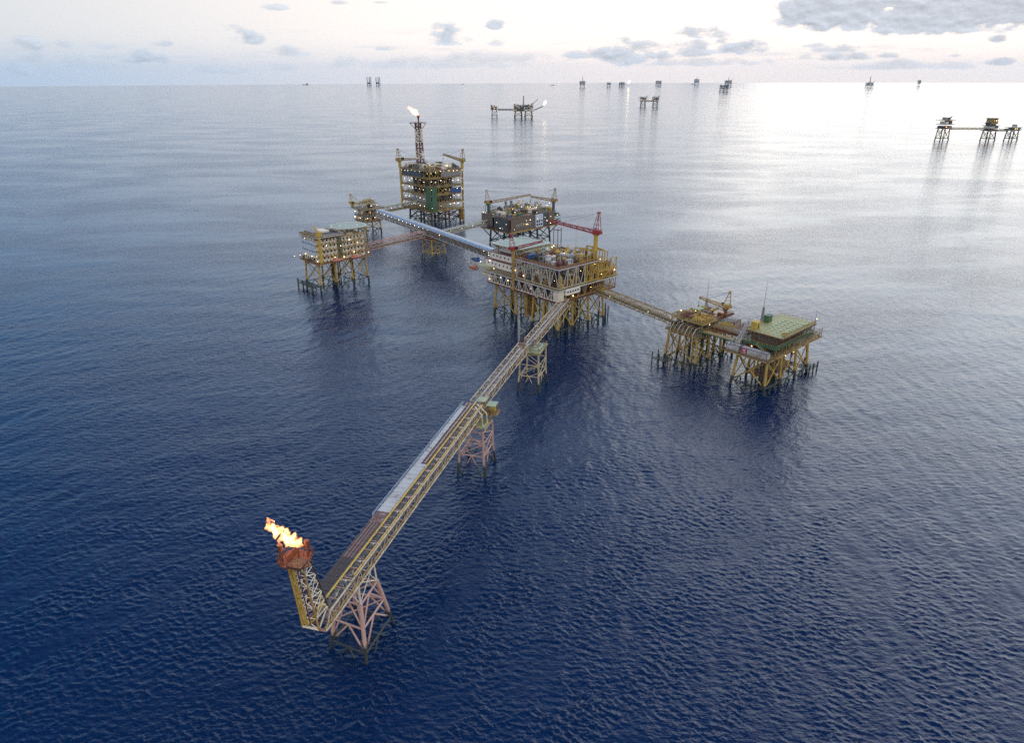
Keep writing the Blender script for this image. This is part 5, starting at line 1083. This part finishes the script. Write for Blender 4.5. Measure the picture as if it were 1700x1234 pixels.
def far_flame(lab, x, y, z, s_):
    t = thing('flare_flame', lab, 'flame', (x, y, z), 0, 'small far flares'); mb = MB().lathe((0, 0, 0), (.55, 0, .8), [(0, .15 * s_), (.5 * s_, .5 * s_), (1.2 * s_, .8 * s_), (2.1 * s_, .5 * s_), (2.8 * s_, .05)], 9); part('flame_tongue', mb, 'farflame', t)
M_['farflame'] = lamp_mat('far_flame_glow', (1, .72, .42), 5)
far_rig('small dark platform at the left end of a bridge, far behind the central flare tower', -57, 2530, 2, 26, 24, 23, 33, 1, cols=1, derrick=5, crane_=False)
far_rig('dark platform on two jackets with a thin derrick, bridged to a small one', 42, 2515, 2, 70, 30, 19, 38, 2, derrick=30, boom=32, cols=2)
lattice_bridge('thin dark bridge of the far platform pair with the derrick', (-44, 2529), (7, 2517), 21.5, 4, 4, 'dark', r=.5, railm=None, bays=8, group='thin bridges between far platforms')
far_flame('tiny white flame on the boom tip of the far platform with a thin derrick', 110, 2515, 39, 5.5)
far_rig('far platform with a flaring roof, left of a facing pair joined by a thin bridge', 600.5, 3379, 0, 30, 26, 20, 38, 3, cols=1, roofw=1.5)
far_rig('far platform with a sloping crane, right of a facing pair joined by a thin bridge', 657, 3383, 0, 30, 26, 20, 38, 4, cols=1)
lattice_bridge('hair thin bridge between the facing pair of far platforms', (615, 3379), (642, 3383), 20, 4, 4, 'dark', r=.5, railm=None, bays=6, group='thin bridges between far platforms')
far_rig('wide topped yellow green platform at the left of three near the right edge', 919, 1554, 25, 25, 22, 24, 41, 5, cols=1, roofw=1.45)
far_rig('middle platform of three near the right edge with an orange lit tower', 1010, 1543, 25, 29, 22, 20, 30, 6, cols=1, mats=('grey', 'slateclad', 'dark', 'rust'))
part('lit_tower', MB().box(-9, -8, 33.2, 9, 8, 36).box(-8, -7, 36, -6, 7, 44).box(6, -7, 36, 8, 7, 44).box(-9, -8, 44, 9, 8, 45), 'oldyellow', bpy.context.scene.objects['offshore_platform.005'])
for q in ((-3, -7.2, 40), (3, -7.2, 40)): lamp(bpy.context.scene.objects['offshore_platform.005'], q, True, 1.1)
far_rig('flat low platform at the far right of three near the right edge', 1061, 1546, 25, 26, 20, 20, 26, 7, cols=1, roofw=1.2, crane_=False, mats=('grey', 'dkgreen', 'dark', 'slateclad'))
lattice_bridge('long thin bridge leading left from the orange lit platform', (931, 1553), (996, 1544), 22, 4, 3.5, 'oldyellow', r=.35, railm=None, bays=16, group='thin bridges between far platforms')
lattice_bridge('short thin bridge leading right from the orange lit platform', (1024, 1543), (1049, 1545), 19, 4, 3, 'dark', r=.35, railm=None, bays=7, group='thin bridges between far platforms')
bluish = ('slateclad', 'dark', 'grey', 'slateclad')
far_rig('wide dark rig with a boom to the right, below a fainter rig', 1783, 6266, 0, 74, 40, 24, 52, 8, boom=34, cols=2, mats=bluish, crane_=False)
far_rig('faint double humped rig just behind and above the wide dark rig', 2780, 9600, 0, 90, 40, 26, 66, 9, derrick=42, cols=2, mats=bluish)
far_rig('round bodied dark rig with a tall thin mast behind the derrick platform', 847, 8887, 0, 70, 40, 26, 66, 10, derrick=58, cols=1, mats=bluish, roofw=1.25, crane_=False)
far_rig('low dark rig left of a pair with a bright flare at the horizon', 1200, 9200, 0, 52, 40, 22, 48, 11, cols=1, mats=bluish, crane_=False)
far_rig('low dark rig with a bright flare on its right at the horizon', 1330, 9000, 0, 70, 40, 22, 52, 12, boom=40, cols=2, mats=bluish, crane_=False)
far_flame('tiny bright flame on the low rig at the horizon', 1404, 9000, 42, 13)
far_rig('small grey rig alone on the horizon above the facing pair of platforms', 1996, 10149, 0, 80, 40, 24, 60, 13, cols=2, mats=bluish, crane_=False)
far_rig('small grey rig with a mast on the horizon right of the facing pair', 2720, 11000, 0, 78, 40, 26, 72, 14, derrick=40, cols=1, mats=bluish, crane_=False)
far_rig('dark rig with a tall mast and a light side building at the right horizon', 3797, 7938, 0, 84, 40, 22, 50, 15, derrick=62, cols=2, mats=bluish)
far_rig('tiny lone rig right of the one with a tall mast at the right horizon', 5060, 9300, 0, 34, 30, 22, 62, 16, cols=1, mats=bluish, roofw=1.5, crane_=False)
def jackup(lab, x, y):
    t = thing('jackup_rig', lab, 'rig', (x, y, 0), 0, 'far jack-up rigs'); part('hull', MB().prism([(-34, -20), (34, -20), (24, 24), (-24, 24)], 16, 28).box(-30, 0, 28, -10, 18, 42), 'slateclad', t)
    for q in ((-28, -14), (28, -14), (0, 18)): part('leg', MB().lattice((q[0], q[1], -4), (q[0], q[1], 118), 9, 9, 14, .9), 'dark', t)
    part('derrick', MB().lattice((6, -20, 28), (6, -20, 82), 12, 4, 5, .9), 'dark', t)
jackup('left of two faint three legged rigs on the left horizon', -2215, 11737); jackup('right of two faint three legged rigs on the left horizon', -2105, 11900)
def ship(lab, x, y, yaw, L):
    t = thing('supply_ship', lab, 'ship', (x, y, 0), yaw, 'tiny ships near the horizon'); B = L * .08
    part('hull', MB().prism([(-L / 2, -B), (L * .36, -B), (L / 2, 0), (L * .36, B), (-L / 2, B)], -1, L * .06), 'slateclad', t)
    part('wheelhouse', MB().box(L * .12, -B * .8, L * .06, L * .3, B * .8, L * .17).box(L * .15, -B * .6, L * .17, L * .26, B * .6, L * .22), 'grey', t); part('mast', MB().tube((L * .2, 0, L * .2), (L * .2, 0, L * .34), L * .006, 5), 'dark', t)
ship('tiny ship between the far derrick platform and the round bodied rig', 590, 10700, 0, 62); ship('tiny ship just left of the grey rig with a mast', 2720, 11200, 180, 60)
ship('tiny pale ship low on the left horizon left of the jack-ups', -3450, 12600, 0, 110); ship('dot sized ship on the horizon between the jack-ups and the derrick platform', -800, 12400, 40, 50)
